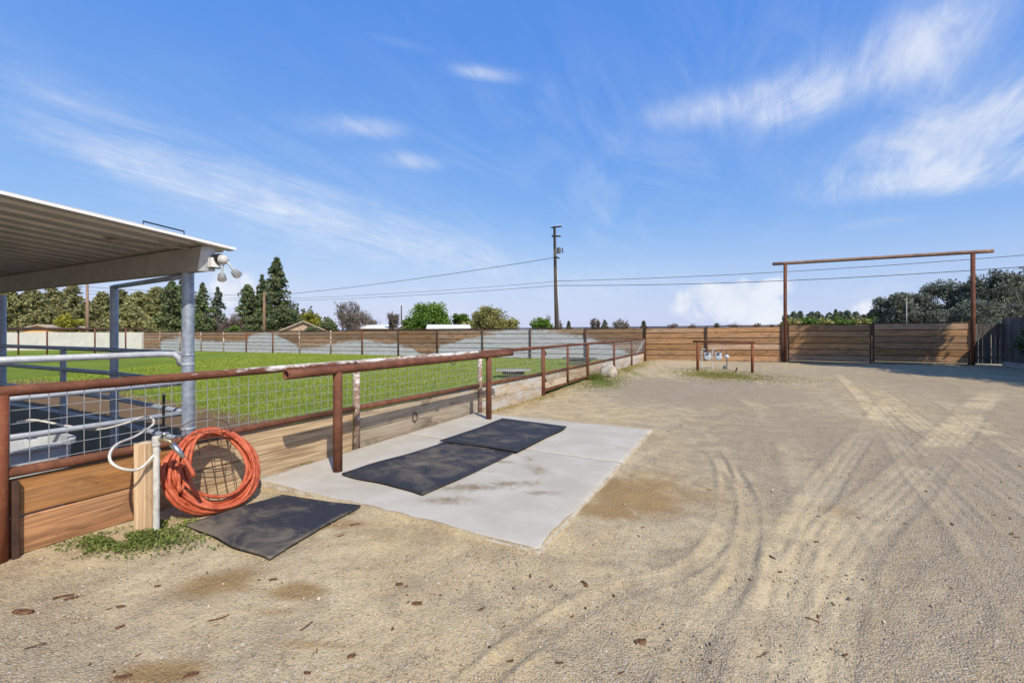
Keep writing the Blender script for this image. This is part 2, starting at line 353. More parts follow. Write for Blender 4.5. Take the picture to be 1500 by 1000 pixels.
# ------------------------------------------------------------------ mesh helpers
class MB:
    def __init__(s): s.v = []; s.f = []; s.a = {}
    def add(s, vs, fs, **attrs):
        o = len(s.v); s.v += [tuple(x) for x in vs]; s.f += [tuple(i + o for i in f) for f in fs]
        for k, vals in attrs.items():
            lst = s.a.setdefault(k, [])
            lst += [0] * (o - len(lst)); lst += list(vals)
        return s
    def box(s, lo, hi):
        x0, y0, z0 = lo; x1, y1, z1 = hi
        return s.add([(x0, y0, z0), (x1, y0, z0), (x1, y1, z0), (x0, y1, z0), (x0, y0, z1), (x1, y0, z1), (x1, y1, z1), (x0, y1, z1)],
                     [(3, 2, 1, 0), (4, 5, 6, 7), (0, 1, 5, 4), (1, 2, 6, 5), (2, 3, 7, 6), (3, 0, 4, 7)])
    def obox(s, p, q, w, hgt, up=(0, 0, 1), ch=0.0, seg=1, wob=0.0, paint=None, shape=None):
        """bar from p to q, w wide, hgt high, edges chamfered by ch; carries the wood-grain attribute gv"""
        p, q = Vector(p), Vector(q); ax = (q - p); L = ax.length; ax.normalize()
        up = Vector(up); side = up.cross(ax).normalized(); up = ax.cross(side).normalized()
        a, b_ = w / 2, hgt / 2
        prof = [(-a + ch, -b_), (a - ch, -b_), (a, -b_ + ch), (a, b_ - ch), (a - ch, b_), (-a + ch, b_), (-a, b_ - ch), (-a, -b_ + ch)] if ch else [(-a, -b_), (a, -b_), (a, b_), (-a, b_)]
        n = len(prof); vs = []; gv = []; pa = []; bl = []
        r0 = random.uniform(0, 50); r1 = random.uniform(0, 50)
        w0 = random.uniform(-wob, wob)
        for i in range(seg + 1):
            tt = i / seg; c = p + ax * (L * tt)
            off = side * (w0 * math.sin(tt * 3.1 + r0) + random.uniform(-wob, wob) * .25) + up * random.uniform(-wob, wob) * .5
            for (x, y) in prof:
                pt = c + side * x + up * y + off
                vs.append(pt); gv.append((L * tt + r0, y + r1, x)); pa.append(paint(pt) if callable(paint) else (paint or 0)); bl.append(shape(pt) if shape else 0)
        fs = [tuple(range(n - 1, -1, -1)), tuple(range(seg * n, seg * n + n))]
        for i in range(seg):
            for j in range(n):
                k = (j + 1) % n; fs.append((i * n + j, i * n + k, (i + 1) * n + k, (i + 1) * n + j))
        return s.add(vs, fs, gv=gv, paint=pa, bleach=bl)
    def tube(s, pts, r, n=10, caps=True, closed=False, paint=None, hollow=0):
        pts = [Vector(p) for p in pts]; m = len(pts); vs = []; pa = []; gv = []
        rs = r if hasattr(r, '__len__') else [r] * m
        T = []
        for i in range(m):
            a = pts[(i - 1) % m] if (i > 0 or closed) else pts[0]; b_ = pts[(i + 1) % m] if (i < m - 1 or closed) else pts[-1]
            d = (b_ - a); T.append(d.normalized() if d.length > 1e-9 else Vector((0, 0, 1)))
        u = T[0].orthogonal().normalized(); L = 0
        for i in range(m):
            if i:
                L += (pts[i] - pts[i - 1]).length
                u = (u - T[i] * u.dot(T[i]))
                u = u.normalized() if u.length > 1e-6 else T[i].orthogonal().normalized()
            w = T[i].cross(u)
            for j in range(n):
                an = 2 * math.pi * j / n; pt = pts[i] + (u * math.cos(an) + w * math.sin(an)) * rs[i]
                vs.append(pt); pa.append(paint(pt) if callable(paint) else (paint or 0)); gv.append((L, j * .05, 0))
        fs = []
        for i in range(m if closed else m - 1):
            i2 = (i + 1) % m
            for j in range(n):
                k = (j + 1) % n; fs.append((i * n + j, i * n + k, i2 * n + k, i2 * n + j))
        if caps and not closed:
            if hollow:
                for (i, sg) in ((0, -1), (m - 1, 1)):
                    o = len(vs); c = pts[i]; T0 = T[i]
                    for rr, dd in ((hollow, 0), (hollow, -sg * .25)):
                        for j in range(n):
                            q = Vector(vs[i * n + j]) - c; vs.append(c + q * (rr / rs[i]) + T0 * dd); pa.append(0); gv.append((0, 0, 0))
                    for j in range(n):
                        k = (j + 1) % n
                        fs.append((i * n + j, i * n + k, o + k, o + j)[::sg]); fs.append((o + j, o + k, o + n + k, o + n + j)[::sg])
                    fs.append(tuple(range(o + n, o + 2 * n))[::sg])
            else:
                fs.append(tuple(range(n - 1, -1, -1))); fs.append(tuple(range((m - 1) * n, m * n)))
        return s.add(vs, fs, paint=pa, gv=gv)
    def lathe(s, base, prof, n=16, axis=(0, 0, 1)):
        pr = []
        for i, (r, z) in enumerate(prof):
            if i:
                r0, z0 = prof[i - 1]; L = math.hypot(r - r0, z - z0)
                if L > .012:
                    e = min(.003, L * .2) / L; pr += [(r0 + (r - r0) * e, z0 + (z - z0) * e), (r + (r0 - r) * e, z + (z0 - z) * e)]
            pr.append((r, z))
        prof = pr
        base = Vector(base); ax = Vector(axis).normalized(); u = ax.orthogonal().normalized(); w = ax.cross(u); vs = []
        for (r, z) in prof:
            for j in range(n):
                an = 2 * math.pi * j / n; vs.append(base + ax * z + (u * math.cos(an) + w * math.sin(an)) * max(r, 1e-4))
        fs = []
        for i in range(len(prof) - 1):
            for j in range(n):
                k = (j + 1) % n; fs.append((i * n + j, i * n + k, (i + 1) * n + k, (i + 1) * n + j))
        fs.append(tuple(range(n - 1, -1, -1))); fs.append(tuple(range((len(prof) - 1) * n, len(prof) * n)))
        return s.add(vs, fs)
    def prism(s, pts, z0, z1):
        n = len(pts); vs = [(x, y, z0) for x, y in pts] + [(x, y, z1) for x, y in pts]
        fs = [tuple(range(n - 1, -1, -1)), tuple(range(n, 2 * n))] + [(i, (i + 1) % n, n + (i + 1) % n, n + i) for i in range(n)]
        return s.add(vs, fs)
    def build(s, name, mat, parent=None, smooth=False):
        me = bpy.data.meshes.new(name); me.from_pydata(s.v, [], s.f)
        for k, vals in s.a.items():
            vals = vals + [0] * (len(s.v) - len(vals))
            if k == 'gv':
                at = me.attributes.new(k, 'FLOAT_VECTOR', 'POINT')
                at.data.foreach_set('vector', np.array([x if x else (0, 0, 0) for x in vals], dtype=np.float32).ravel())
            elif any(vals):
                at = me.attributes.new(k, 'FLOAT', 'POINT'); at.data.foreach_set('value', np.array(vals, dtype=np.float32))
        if smooth: me.polygons.foreach_set('use_smooth', [len(p.vertices) == 4 for p in me.polygons] if smooth is True else [True] * len(me.polygons))
        me.materials.append(MATS[mat]); me.update()
        return link(name, me, parent)
def link(name, me, parent=None):
    o = bpy.data.objects.new(name, me); COL.objects.link(o)
    if parent is not None:
        o.parent = parent
        base = Vector((0, 0, 0)); p = parent
        while p is not None: base += p.location; p = p.parent
        o.location = -base
    return o
def np_mesh(name, V, F, mat, parent=None, smooth=False, **attrs):
    me = bpy.data.meshes.new(name); V = np.asarray(V, np.float32); F = np.asarray(F, np.int32); k = F.shape[1]
    me.vertices.add(len(V)); me.vertices.foreach_set('co', V.ravel())
    me.loops.add(F.size); me.loops.foreach_set('vertex_index', F.ravel())
    me.polygons.add(len(F)); me.polygons.foreach_set('loop_start', np.arange(0, F.size, k, dtype=np.int32))
    me.polygons.foreach_set('loop_total', np.full(len(F), k, np.int32))
    if smooth: me.polygons.foreach_set('use_smooth', np.ones(len(F), bool))
    me.update(calc_edges=True)
    for a, vals in attrs.items():
        at = me.attributes.new(a, 'FLOAT', 'POINT'); at.data.foreach_set('value', np.asarray(vals, np.float32))
    me.materials.append(MATS[mat])
    return link(name, me, parent)
def tag(o, label=None, cat=None, group=None, kind=None):
    if label: o['label'] = label
    if cat: o['category'] = cat
    if group: o['group'] = group
    if kind: o['kind'] = kind
    return o
def thing(name, loc, label, cat, group=None):
    o = bpy.data.objects.new(name, None); COL.objects.link(o); o.location = loc; o.empty_display_size = .2
    return tag(o, label, cat, group)
def copy_tree(o, loc, parent=None):
    c = o.copy(); COL.objects.link(c); c.location = loc; c.parent = parent
    for ch in list(o.children):
        k = ch.copy(); COL.objects.link(k); k.parent = c
        for g in list(ch.children):
            m = g.copy(); COL.objects.link(m); m.parent = k
    return c
def sstep(a, b, x):
    tt = np.clip((x - a) / (b - a), 0, 1); return tt * tt * (3 - 2 * tt)
def vnoise(x, y, seed=0):
    """value noise, numpy"""
    xi = np.floor(x).astype(np.int64); yi = np.floor(y).astype(np.int64); xf = x - xi; yf = y - yi
    def hsh(a, b): 
        n = (a * 374761393 + b * 668265263 + seed * 1442695041) & 0x7fffffff
        n = ((n ^ (n >> 13)) * 1274126177) & 0x7fffffff
        return ((n ^ (n >> 16)) & 0xffff) / 65535.0
    u = xf * xf * (3 - 2 * xf); v = yf * yf * (3 - 2 * yf)
    return (hsh(xi, yi) * (1 - u) + hsh(xi + 1, yi) * u) * (1 - v) + (hsh(xi, yi + 1) * (1 - u) + hsh(xi + 1, yi + 1) * u) * v
def polydist(X, Y, pts):
    """distance, signed side offset and along-length to a polyline"""
    best = np.full(X.shape, 1e9); off = np.zeros(X.shape); al = np.zeros(X.shape); L = 0
    for (a, b_) in zip(pts[:-1], pts[1:]):
        dx, dy = b_[0] - a[0], b_[1] - a[1]; l = math.hypot(dx, dy)
        tt = np.clip(((X - a[0]) * dx + (Y - a[1]) * dy) / (l * l), 0, 1)
        px, py = X - a[0] - tt * dx, Y - a[1] - tt * dy; d = np.hypot(px, py); m = d < best
        best = np.where(m, d, best); off = np.where(m, (dx * py - dy * px) / l, off); al = np.where(m, L + tt * l, al); L += l
    return best, off, al, L
def spline(pts, n=8):
    """Catmull-Rom through the points"""
    P = [Vector(p) for p in pts]; out = []
    for i in range(len(P) - 1):
        p0 = P[max(i - 1, 0)]; p1 = P[i]; p2 = P[i + 1]; p3 = P[min(i + 2, len(P) - 1)]
        for j in range(n):
            s = j / n
            out.append(.5 * ((2 * p1) + (p2 - p0) * s + (2 * p0 - 5 * p1 + 4 * p2 - p3) * s * s + (3 * p1 - p0 - 3 * p2 + p3) * s ** 3))
    out.append(P[-1]); return out

# ------------------------------------------------------------------ ground
FX = -4.33                                           # line of the pipe fence
PAD = (-4.25, -1.19, 2.70, 6.80)                     # concrete pad x0 x1 y0 y1
PADZ = 0.055
def gz(x, y):
    x = np.asarray(x, float); y = np.asarray(y, float)
    z = -.055 * np.exp(-((x + 4.2) ** 2 / 5 + (y - 9.5) ** 2 / 12))
    z = z + .10 * sstep(2, 9, x) * sstep(12, 25, y)
    nx = np.maximum(np.maximum(PAD[0] - x, x - PAD[1]), 0); ny = np.maximum(np.maximum(PAD[2] - y, y - PAD[3]), 0)
    dpad = np.hypot(nx, ny)
    z = z + .036 * np.exp(-(dpad / .55) ** 2) * sstep(-4.1, -2.6, x)
    z = z + .03 * (vnoise(x * .35, y * .35, 3) - .5) + .012 * (vnoise(x * 1.3, y * 1.3, 5) - .5)
    return z
def G(x, y): return float(gz(x, y))
def az(x): return -.05 - .0063 * np.maximum(0, -4.5 - np.asarray(x, float))   # arena floor falls away to the west
def px2(l, z=0): return [tuple(PZ(u, v, z)[:2]) for u, v in l]
TRACKS = [  # polyline in photo pixels on the ground, width m, groove depth, lightness, tread period
    ([(1312, 575), (1288, 606), (1202, 722), (1158, 808), (1120, 1000), (1100, 1300)], .26, .011, .68, .085),
    ([(1462, 570), (1442, 587), (1384, 650), (1326, 712), (1259, 770), (1206, 846), (1163, 1000), (1140, 1300)], .42, .012, .72, .085),
    ([(1225, 545), (1250, 568), (1288, 611), (1346, 688), (1413, 760), (1500, 875), (1600, 1010)], .26, .012, .58, .085),
    ([(1262, 560), (1288, 573), (1336, 611), (1413, 659), (1500, 722), (1620, 800)], .40, .014, .5, .10),
    ([(1360, 575), (1420, 610), (1500, 660), (1640, 735)], .3, .012, .45, .10),
    ([(1030, 650), (1045, 660), (1062, 688), (1067, 746), (1048, 798), (1000, 837), (880, 878), (750, 960), (640, 1060)], .13, .024, .22, .14),
    ([(1056, 672), (1072, 683), (1098, 736), (1094, 808), (1082, 851), (1029, 918), (1000, 990), (980, 1080)], .15, .024, .22, .14),
    ([(950, 545), (1080, 580), (1150, 640), (1190, 720), (1235, 800), (1300, 860)], .35, .004, .5, .3),
    ([(1500, 770), (1440, 830), (1380, 900), (1320, 1010)], .3, .01, .5, .10),
]
MOIST = [(925, 728, .42, .42, 1.0), (890, 752, .3, .2, .8), (960, 710, .4, .5, .6), (870, 690, .2, .3, .3), (435, 865, .20, .10, .9), (320, 852, .30, .16, .75), (230, 985, .22, .09, .9), (400, 895, .2, .06, .5), (480, 945, .3, .04, .5), (110, 905, .3, .05, .3), (560, 790, .6, .18, .35),
         (700, 800, .4, .12, .3), (1220, 745, .25, .2, .35), (150, 800, .3, .1, .35), (480, 775, .5, .08, .55), (1010, 720, .7, .35, .4), (740, 590, 1.6, .5, .35), (900, 640, .7, .7, .3)]
GRASSY = [(1052, 549, 1.2, 1.5, .9), (1090, 556, .9, 1.0, .4), (1165, 552, .9, 1.6, .36), (885, 560, .5, 1.6, .75), (925, 545, .35, 3.2, .6), (780, 590, .2, .5, .25), (845, 573, .25, .7, .35), (200, 785, .3, .12, .4)]
def yard():
    xs = [FX - .02]
    while xs[-1] < 10: xs.append(xs[-1] + (.020 if xs[-1] < 3 else .020 + .012 * (xs[-1] - 3)))
    while xs[-1] < 45: xs.append(xs[-1] * 1.1)
    ys = [.35]
    while ys[-1] < 25.6: ys.append(ys[-1] + .015 + .0062 * max(0, ys[-1] - 1))
    pre = [-30, -20, -12, -7, -4, -2.4, -1.4, -.7, -.25, 0, .18]
    ys = pre + ys
    xs, ys = np.array(xs), np.array(ys)
    X, Y = np.meshgrid(xs, ys); X = X.ravel(); Y = Y.ravel()
    Z = gz(X, Y)
    near = np.exp(-((X / 9) ** 2 + (Y / 14) ** 2))
    rough = (.020 * (vnoise(X * 3.1, Y * 3.1, 11) - .5) + .012 * (vnoise(X * 8.3, Y * 8.3, 12) - .5) + .007 * (vnoise(X * 21, Y * 21, 13) - .5)) * (.35 + .65 * near)
    track = np.zeros(X.shape); dz = np.zeros(X.shape)
    for pl, w, dep, light, per in TRACKS:
        pts = [tuple(p[:2]) for p in spline([(*p, 0) for p in px2(pl)], 6)]
        d, off, al, L = polydist(X, Y, pts)
        off = off + .03 * (vnoise(al * 1.7, al * 0 + per * 100, 4) - .5)
        fade = sstep(0, 3.0, al) * sstep(0, .5, L - al) if L > 6 else sstep(0, 1.0, al) * sstep(0, .5, L - al)
        inside = sstep(w / 2 * (1.15 + .25 * vnoise(X * 6, Y * 6, 23)), w / 2 * .6, d) * fade
        patch = .25 + .75 * sstep(.3, .65, .6 * vnoise(X * 1.6 + per * 60, Y * 1.6, 8) + .4 * vnoise(X * 5 + per * 60, Y * 5, 18))
        ph = np.abs((off / per) % 1 - .5) * 2
        groove = (1 - 2 * sstep(.42, .12, ph) * (.4 + .6 * (vnoise(al * 6, off * 30, 19) > .35))) if per < .12 else (np.cos(off * 2 * math.pi / per) if per < .2 else np.ones(X.shape))
        track = np.maximum(track, inside * light * patch * (.72 + .28 * groove))
        lip = np.exp(-((d - w / 2 * 1.15) / .03) ** 2)
        dz += inside * patch * (-dep * .4 + dep * .30 * groove) + lip * dep * .8 * fade * patch
        rough = rough * (1 - .7 * inside * light)
    moist = np.zeros(X.shape); grassy = np.zeros(X.shape)
    for lst, arr in ((MOIST, moist), (GRASSY, grassy)):
        for u, v, rx, ry, amp in lst:
            c = PZ(u, v, 0); lx = (X - c.x) * CA + (Y - c.y) * SA; ly = -(X - c.x) * SA + (Y - c.y) * CA
            arr[:] = np.maximum(arr, amp * np.exp(-((lx / rx) ** 2 + (ly / ry) ** 2)))
    # dirt washed up along the fence foot
    grassy = np.maximum(grassy, .38 * np.exp(-((X - FX) / .16) ** 2) * sstep(6, 12, Y))
    moist = np.maximum(moist, .5 * np.exp(-((X - FX) / .35) ** 2) * sstep(6.5, 7.5, Y))
    gravel = .16 + .75 * vnoise(X * .45 + 9, Y * .3, 21) * sstep(-2, .8, X) * (1 - .55 * sstep(6, 14, Y)) + .22 * sstep(-1, 1.5, X) * sstep(13, 5, Y) + .25 * sstep(1.0, .4, np.abs(Y - .7 - .1 * X))
    gravel = np.maximum(gravel, .9 * np.exp(-(((X + 1) / 2.5) ** 2 + ((Y - 12.5) / 3) ** 2)))
    Z = Z + rough + dz
    inpad = (X > PAD[0]) & (X < PAD[1] - .01) & (Y > PAD[2] + .01) & (Y < PAD[3] - .01)
    Z = np.where(inpad, np.minimum(Z, PADZ - .03), Z)
    di = np.minimum(PAD[1] - X, Y - PAD[2])
    thr = .20 * (.75 * vnoise(X * 1.9, Y * 1.9, 91) + .25 * vnoise(X * 7, Y * 7, 92) - .36)
    Z = np.where(inpad & (di < thr + .03), PADZ + np.clip((thr - di) * .16, -.012, .011), Z)
    edge = (np.abs(X - PAD[1]) < .05) | (np.abs(Y - PAD[2]) < .05)
    Z = np.where(edge, np.minimum(Z, PADZ + .006), Z)
    nx, ny = len(xs), len(ys)
    i = np.arange(ny - 1)[:, None] * nx + np.arange(nx - 1)[None, :]; i = i.ravel()
    F = np.stack([i, i + 1, i + nx + 1, i + nx], 1)
    o = np_mesh('yard', np.stack([X, Y, Z], 1), F, 'yard', smooth=True, track=track, moist=moist, grassy=grassy, gravel=gravel)
    tag(o, 'sandy gravel yard crossed by tyre tracks', 'yard', kind='structure')
yard()
def arena():
    xs = np.concatenate([np.arange(-64, -16, 1.0), np.arange(-16, FX - .1, .1), [FX - .05]])
    ys = np.concatenate([np.arange(-30, -2, 2.0), np.arange(-2, 12, .1), np.arange(12, 25.0, .4)])
    X, Y = np.meshgrid(xs, ys); X = X.ravel(); Y = Y.ravel()
    Z = az(X) + .03 * (vnoise(X * .7, Y * .7, 31) - .5) + .02 * (vnoise(X * 3, Y * 3, 32) - .5)
    dirt = np.clip(1.2 * sstep(5.6, 4.2, Y + .10 * (X + 6)) * sstep(-26, -17, X), 0, 1.2)
    dirt = np.maximum(dirt, .45 * np.exp(-((Y - 7.5 + .1 * X) / 1.0) ** 2) * sstep(-18, -9, X))
    dirt = np.maximum(dirt, .5 * np.exp(-((X - FX) / .35) ** 2))
    dirt = np.maximum(dirt, .30 * (vnoise(X * .25, Y * .6, 9) > .62))
    nx, ny = len(xs), len(ys)
    i = (np.arange(ny - 1)[:, None] * nx + np.arange(nx - 1)[None, :]).ravel()
    o = np_mesh('arena_turf', np.stack([X, Y, Z], 1), np.stack([i, i + 1, i + nx + 1, i + nx], 1), 'turf', smooth=True, dirt=dirt)
    tag(o, 'mown green turf inside the board fence with bare dirt by the shelter', 'turf', kind='structure')
arena()
m = MB(); m.add([(-1500, -300, -.55), (1500, -300, -.55), (1500, 2500, -.55), (-1500, 2500, -.55)], [(0, 1, 2, 3)])
tag(m.build('ground', 'far_field'), 'flat open ground beyond the fences', 'ground', kind='structure')

# concrete pad: two slabs with a joint
def pad():
    root = thing('concrete_pad', (-2.7, 4.7, 0), 'pale concrete pad of two slabs under the hitching rail', 'pad'); root['kind'] = 'structure'
    x0, x1, y0, y1 = PAD; yj = 4.95
    for (a, b_) in ((y0, yj - .006), (yj + .006, y1)):
        nx, ny = 60, 46; xs = np.linspace(x0, x1, nx); ys = np.linspace(a, b_, ny)
        X, Y = np.meshgrid(xs, ys); X = X.ravel(); Y = Y.ravel()
        ex = np.minimum(np.minimum(X - x0, x1 - X), np.minimum(Y - a, b_ - Y))
        Z = PADZ - .008 * (ex < .004) + .004 * (vnoise(X * 2, Y * 2, 2) - .5)
        d = np.zeros(X.shape)
        for u, v, rx, ry, am in [(690, 714, .42, .13, .85), (750, 708, .36, .10, .8), (786, 690, .16, .30, .7), (735, 676, .26, .09, .72), (795, 722, .24, .09, .7), (775, 672, .14, .2, .6), (650, 732, .34, .12, .7), (700, 778, .32, .06, .5), (850, 682, .6, .03, .55), (700, 690, .3, .10, .62), (560, 700, .5, .4, .25), (540, 770, .6, .08, .45), (760, 655, .5, .05, .4), (880, 650, .5, .3, .2)]:
            c = PZ(u, v, PADZ); lx = (X - c.x) * CA + (Y - c.y) * SA; ly = -(X - c.x) * SA + (Y - c.y) * CA
            d = np.maximum(d, am * np.exp(-((lx / rx) ** 2 + (ly / ry) ** 2)))
        d = np.maximum(d, .55 * np.exp(-(np.minimum(Y - y0, x1 - X) / .05) ** 2)); d = np.maximum(d, .45 * np.exp(-((X - x0) / .12) ** 2)); d = np.maximum(d, .35 * np.exp(-((Y - yj) / .03) ** 2))
        i = (np.arange(ny - 1)[:, None] * nx + np.arange(nx - 1)[None, :]).ravel()
        F = np.stack([i, i + 1, i + nx + 1, i + nx], 1)
        V = np.stack([X, Y, Z], 1)
        ring = np.concatenate([np.arange(nx), np.arange(1, ny) * nx + nx - 1, (ny - 1) * nx + np.arange(nx - 2, -1, -1), np.arange(ny - 2, 0, -1) * nx])
        low = V[ring].copy(); low[:, 2] = -.12; nb = len(V); V = np.concatenate([V, low]); k = len(ring); j = np.arange(k)
        F2 = np.stack([ring[(j + 1) % k], ring, nb + j, nb + (j + 1) % k], 1)
        np_mesh('slab', V, np.concatenate([F, F2]), 'concrete', root, dirt=np.concatenate([d, np.full(k, .6)]))
pad()

# ------------------------------------------------------------------ pipe fence along the yard
FY = [-1.80, 1.06, 4.10, 7.06, 9.98, 11.68, 13.44, 16.64, 19.60, 22.40]
TOPZ = 1.10
def botz(y): return .56 - .0105 * max(0, min(y - 1.2, 9))
def toppaint(p):
    y = p.y; v = np.interp(y, [-2, 1.3, 1.9, 2.3, 2.8, 3.4, 6.8, 7.03, 7.06, 24], [.05, .05, .05, .22, .38, .36, .55, .85, 0, 0])
    return float(v) + (.10 if p.z > TOPZ else -.12) * (v > .1)
def pipe_fence():
    f = thing('pipe_fence', (FX, 4, 0), 'rusty pipe fence with wire mesh above wood kick boards beside the concrete pad', 'fence')
    f2 = thing('pipe_fence', (FX, 18, 0), 'rusty pipe fence from the boulder to the board fence corner', 'fence')
    g = thing('arena_gate', (FX, 11.7, 0), 'rusty pipe gate with brown boards and a centre bar next to the boulder', 'gate')
    bays = list(zip(FY[:-1], FY[1:]))
    for bi, (a, b_) in enumerate(bays):
        root = g if a in (9.98, 11.68) else (f if b_ < 10 else f2)
        gate = root is g
        n = max(6, int((b_ - a) * 8))
        rt = .037 if b_ < 7.1 else .036
        L = [Vector((FX, a + (b_ - a) * i / n, TOPZ + .0015 * math.sin(i * 2.1))) for i in range(n + 1)]
        MB().tube(L, rt if not gate else .034, 14, paint=toppaint).build('top_rail', 'rust' if a > 7 or a < 1 else 'pipe_dusty' if a > 4 else 'rust', root, True)
        Lb = [(FX, a, botz(a)), (FX, b_, botz(b_))]
        MB().tube(Lb, .034 if not gate else .032, 12, paint=.06).build('bottom_rail', 'rust', root, True)
        if gate: MB().obox((FX, a + .03, .0 + G(FX, a) + .10), (FX, b_ - .03, G(FX, b_) + .10), .05, .05, ch=.004).build('lower_frame', 'rust', root)
        # boards
        g0 = G(FX + .2, (a + b_) / 2)
        lo = g0 - .015 if not gate else g0 + .13
        hi0, hi1 = botz(a) - .045, botz(b_) - .045
        rows = 2
        if 1 < a < 1.3: kind, pt = 'wood_near', (lambda p: 0)
        elif gate: kind, pt = 'wood_bleached', (lambda p: .30 if p.y < 11.6 else .02)
        elif a < 1: kind, pt = 'wood_near', (lambda p: 0)
        else:
            kind = 'wood_bleached'
            pt = lambda p: float(np.interp(p.y, [2, 4.5, 6.9, 7.3, 9.8, 13, 16.7, 17, 21, 22.0, 22.3], [0, .08, .30, .62, .66, .1, .55, .72, .7, .45, .0])) * (1.12 if p.z > .22 else .88)
        for r in range(rows):
            z00 = lo + (hi0 - lo) * r / rows; z01 = lo + (hi0 - lo) * (r + 1) / rows; z10 = lo + (hi1 - lo) * r / rows; z11 = lo + (hi1 - lo) * (r + 1) / rows
            hh = (z01 - z00 + z11 - z10) / 2 - .006
            MB().obox((FX - .028 + random.uniform(-.004, .004), a + .045, (z00 + z01) / 2), (FX - .028 + random.uniform(-.004, .004), b_ - .045, (z10 + z11) / 2), .040, hh, ch=.007, seg=14, wob=.004, paint=pt, shape=(lambda p: float(sstep(1.7, 2.5, p.y))) if 1 < a < 1.3 else None).build('plank', kind if not (1 < a < 1.3 and False) else kind, root)
        # wire mesh: verticals each 100 mm, horizontals each 100 mm
        m = MB(); rw = .0026 if a < 4 else .0028
        y = a + .05
        fine = .095 if a < 7 else .10
        while y < b_ - .03:
            m.tube([(FX + .002, y, botz(y) - .01), (FX + .002 + random.uniform(-.004, .004), y + random.uniform(-.003, .003), .8), (FX + .002, y, TOPZ - .015)], rw, 4, False); y += fine
        z = botz(a) + .045
        while z < TOPZ - .04:
            q = []
            for i in range(9):
                yy = a + .03 + (b_ - a - .06) * i / 8; q.append((FX + .006, yy, z + (botz(yy) - botz(a)) * .4 + random.uniform(-.003, .003)))
            m.tube(q, rw, 4, False); z += .092
        tag(m.build('wire_mesh', 'wire', root), kind='stuff')
    for i, y in enumerate(FY):
        root = g if y == 11.68 else (f if y < 10 else f2)
        paint = {4.10: .42, 7.06: .40}.get(y, .0)
        pr = .043 if i != 1 else .046
        z0 = min(G(FX + .1, y), G(FX, y)) - .12
        ztop = TOPZ - .02
        if y == 11.68: z0 = G(FX, y) + .1
        if y in (9.98, 13.44): pr = .052
        MB().tube([(FX + .012, y, z0), (FX + .012, y, .5), (FX + .012, y, ztop)], pr if y != 11.68 else .034, 14, paint=lambda p, q=paint: q + (.12 if p.z > .5 else -.1)).build('post', 'rust_red' if i == 1 else ('rust' if paint == 0 else 'pipe_dusty'), root, True)
    # weathered channel that holds the board ends at the near post
    MB().obox((FX + .022, 1.13, -.03), (FX + .022, 1.13, .50), .035, .05, up=(1, 0, 0), ch=.004).build('board_channel', 'rust_dark', f)
    MB().obox((FX + .022, 0.99, -.03), (FX + .022, 0.99, .50), .035, .05, up=(1, 0, 0), ch=.004).build('board_channel', 'rust_dark', f)
    # diagonal brace in the last bay, gate hinges
    MB().obox((FX + .02, 20.6, .48), (FX + .02, 22.3, 1.04), .06, .06, ch=.004).build('brace', 'wood_grey', f2)
    for z in (.25, .9): MB().lathe((FX + .05, 9.98 + .07, z), [(.02, 0), (.02, .09)], 8).build('hinge', 'rust_dark', g)
    # iron tie ring on the planks
    c = PX(608, 608, FX + .005)
    MB().tube([(FX + .006, c.y + .05 * math.cos(q), c.z - .03 + .062 * math.sin(q)) for q in np.linspace(0, 2 * math.pi, 21)[:-1]], .007, 6, closed=True).build('tie_ring', 'rust_dark', f, True)
pipe_fence()

# hitching rail
def hitch():
    x = -3.72; root = thing('hitching_rail', (x, 4.9, PADZ), 'rust brown pipe hitching rail standing on the concrete pad', 'hitching rail')
    for y in (3.28, 6.36):
        MB().tube([(x, y, PADZ - .03), (x, y, .6), (x, y, 1.075)], .047, 18, paint=.0).build('post', 'rust', root, True)
    MB().tube([(x, 2.69 + (7.18 - 2.69) * i / 20, 1.098 + .0009 * i * 0) for i in range(21)], .045, 20, paint=.03, hollow=.036).build('crossbar', 'rust', root, True)
    MB().tube([(x, 5.35 + .035 * math.cos(q) * 1.6, 1.045 - .03 * math.sin(q)) for q in np.linspace(0, math.pi, 9)], .006, 6).build('tie_loop', 'rust_dark', root, True)
hitch()

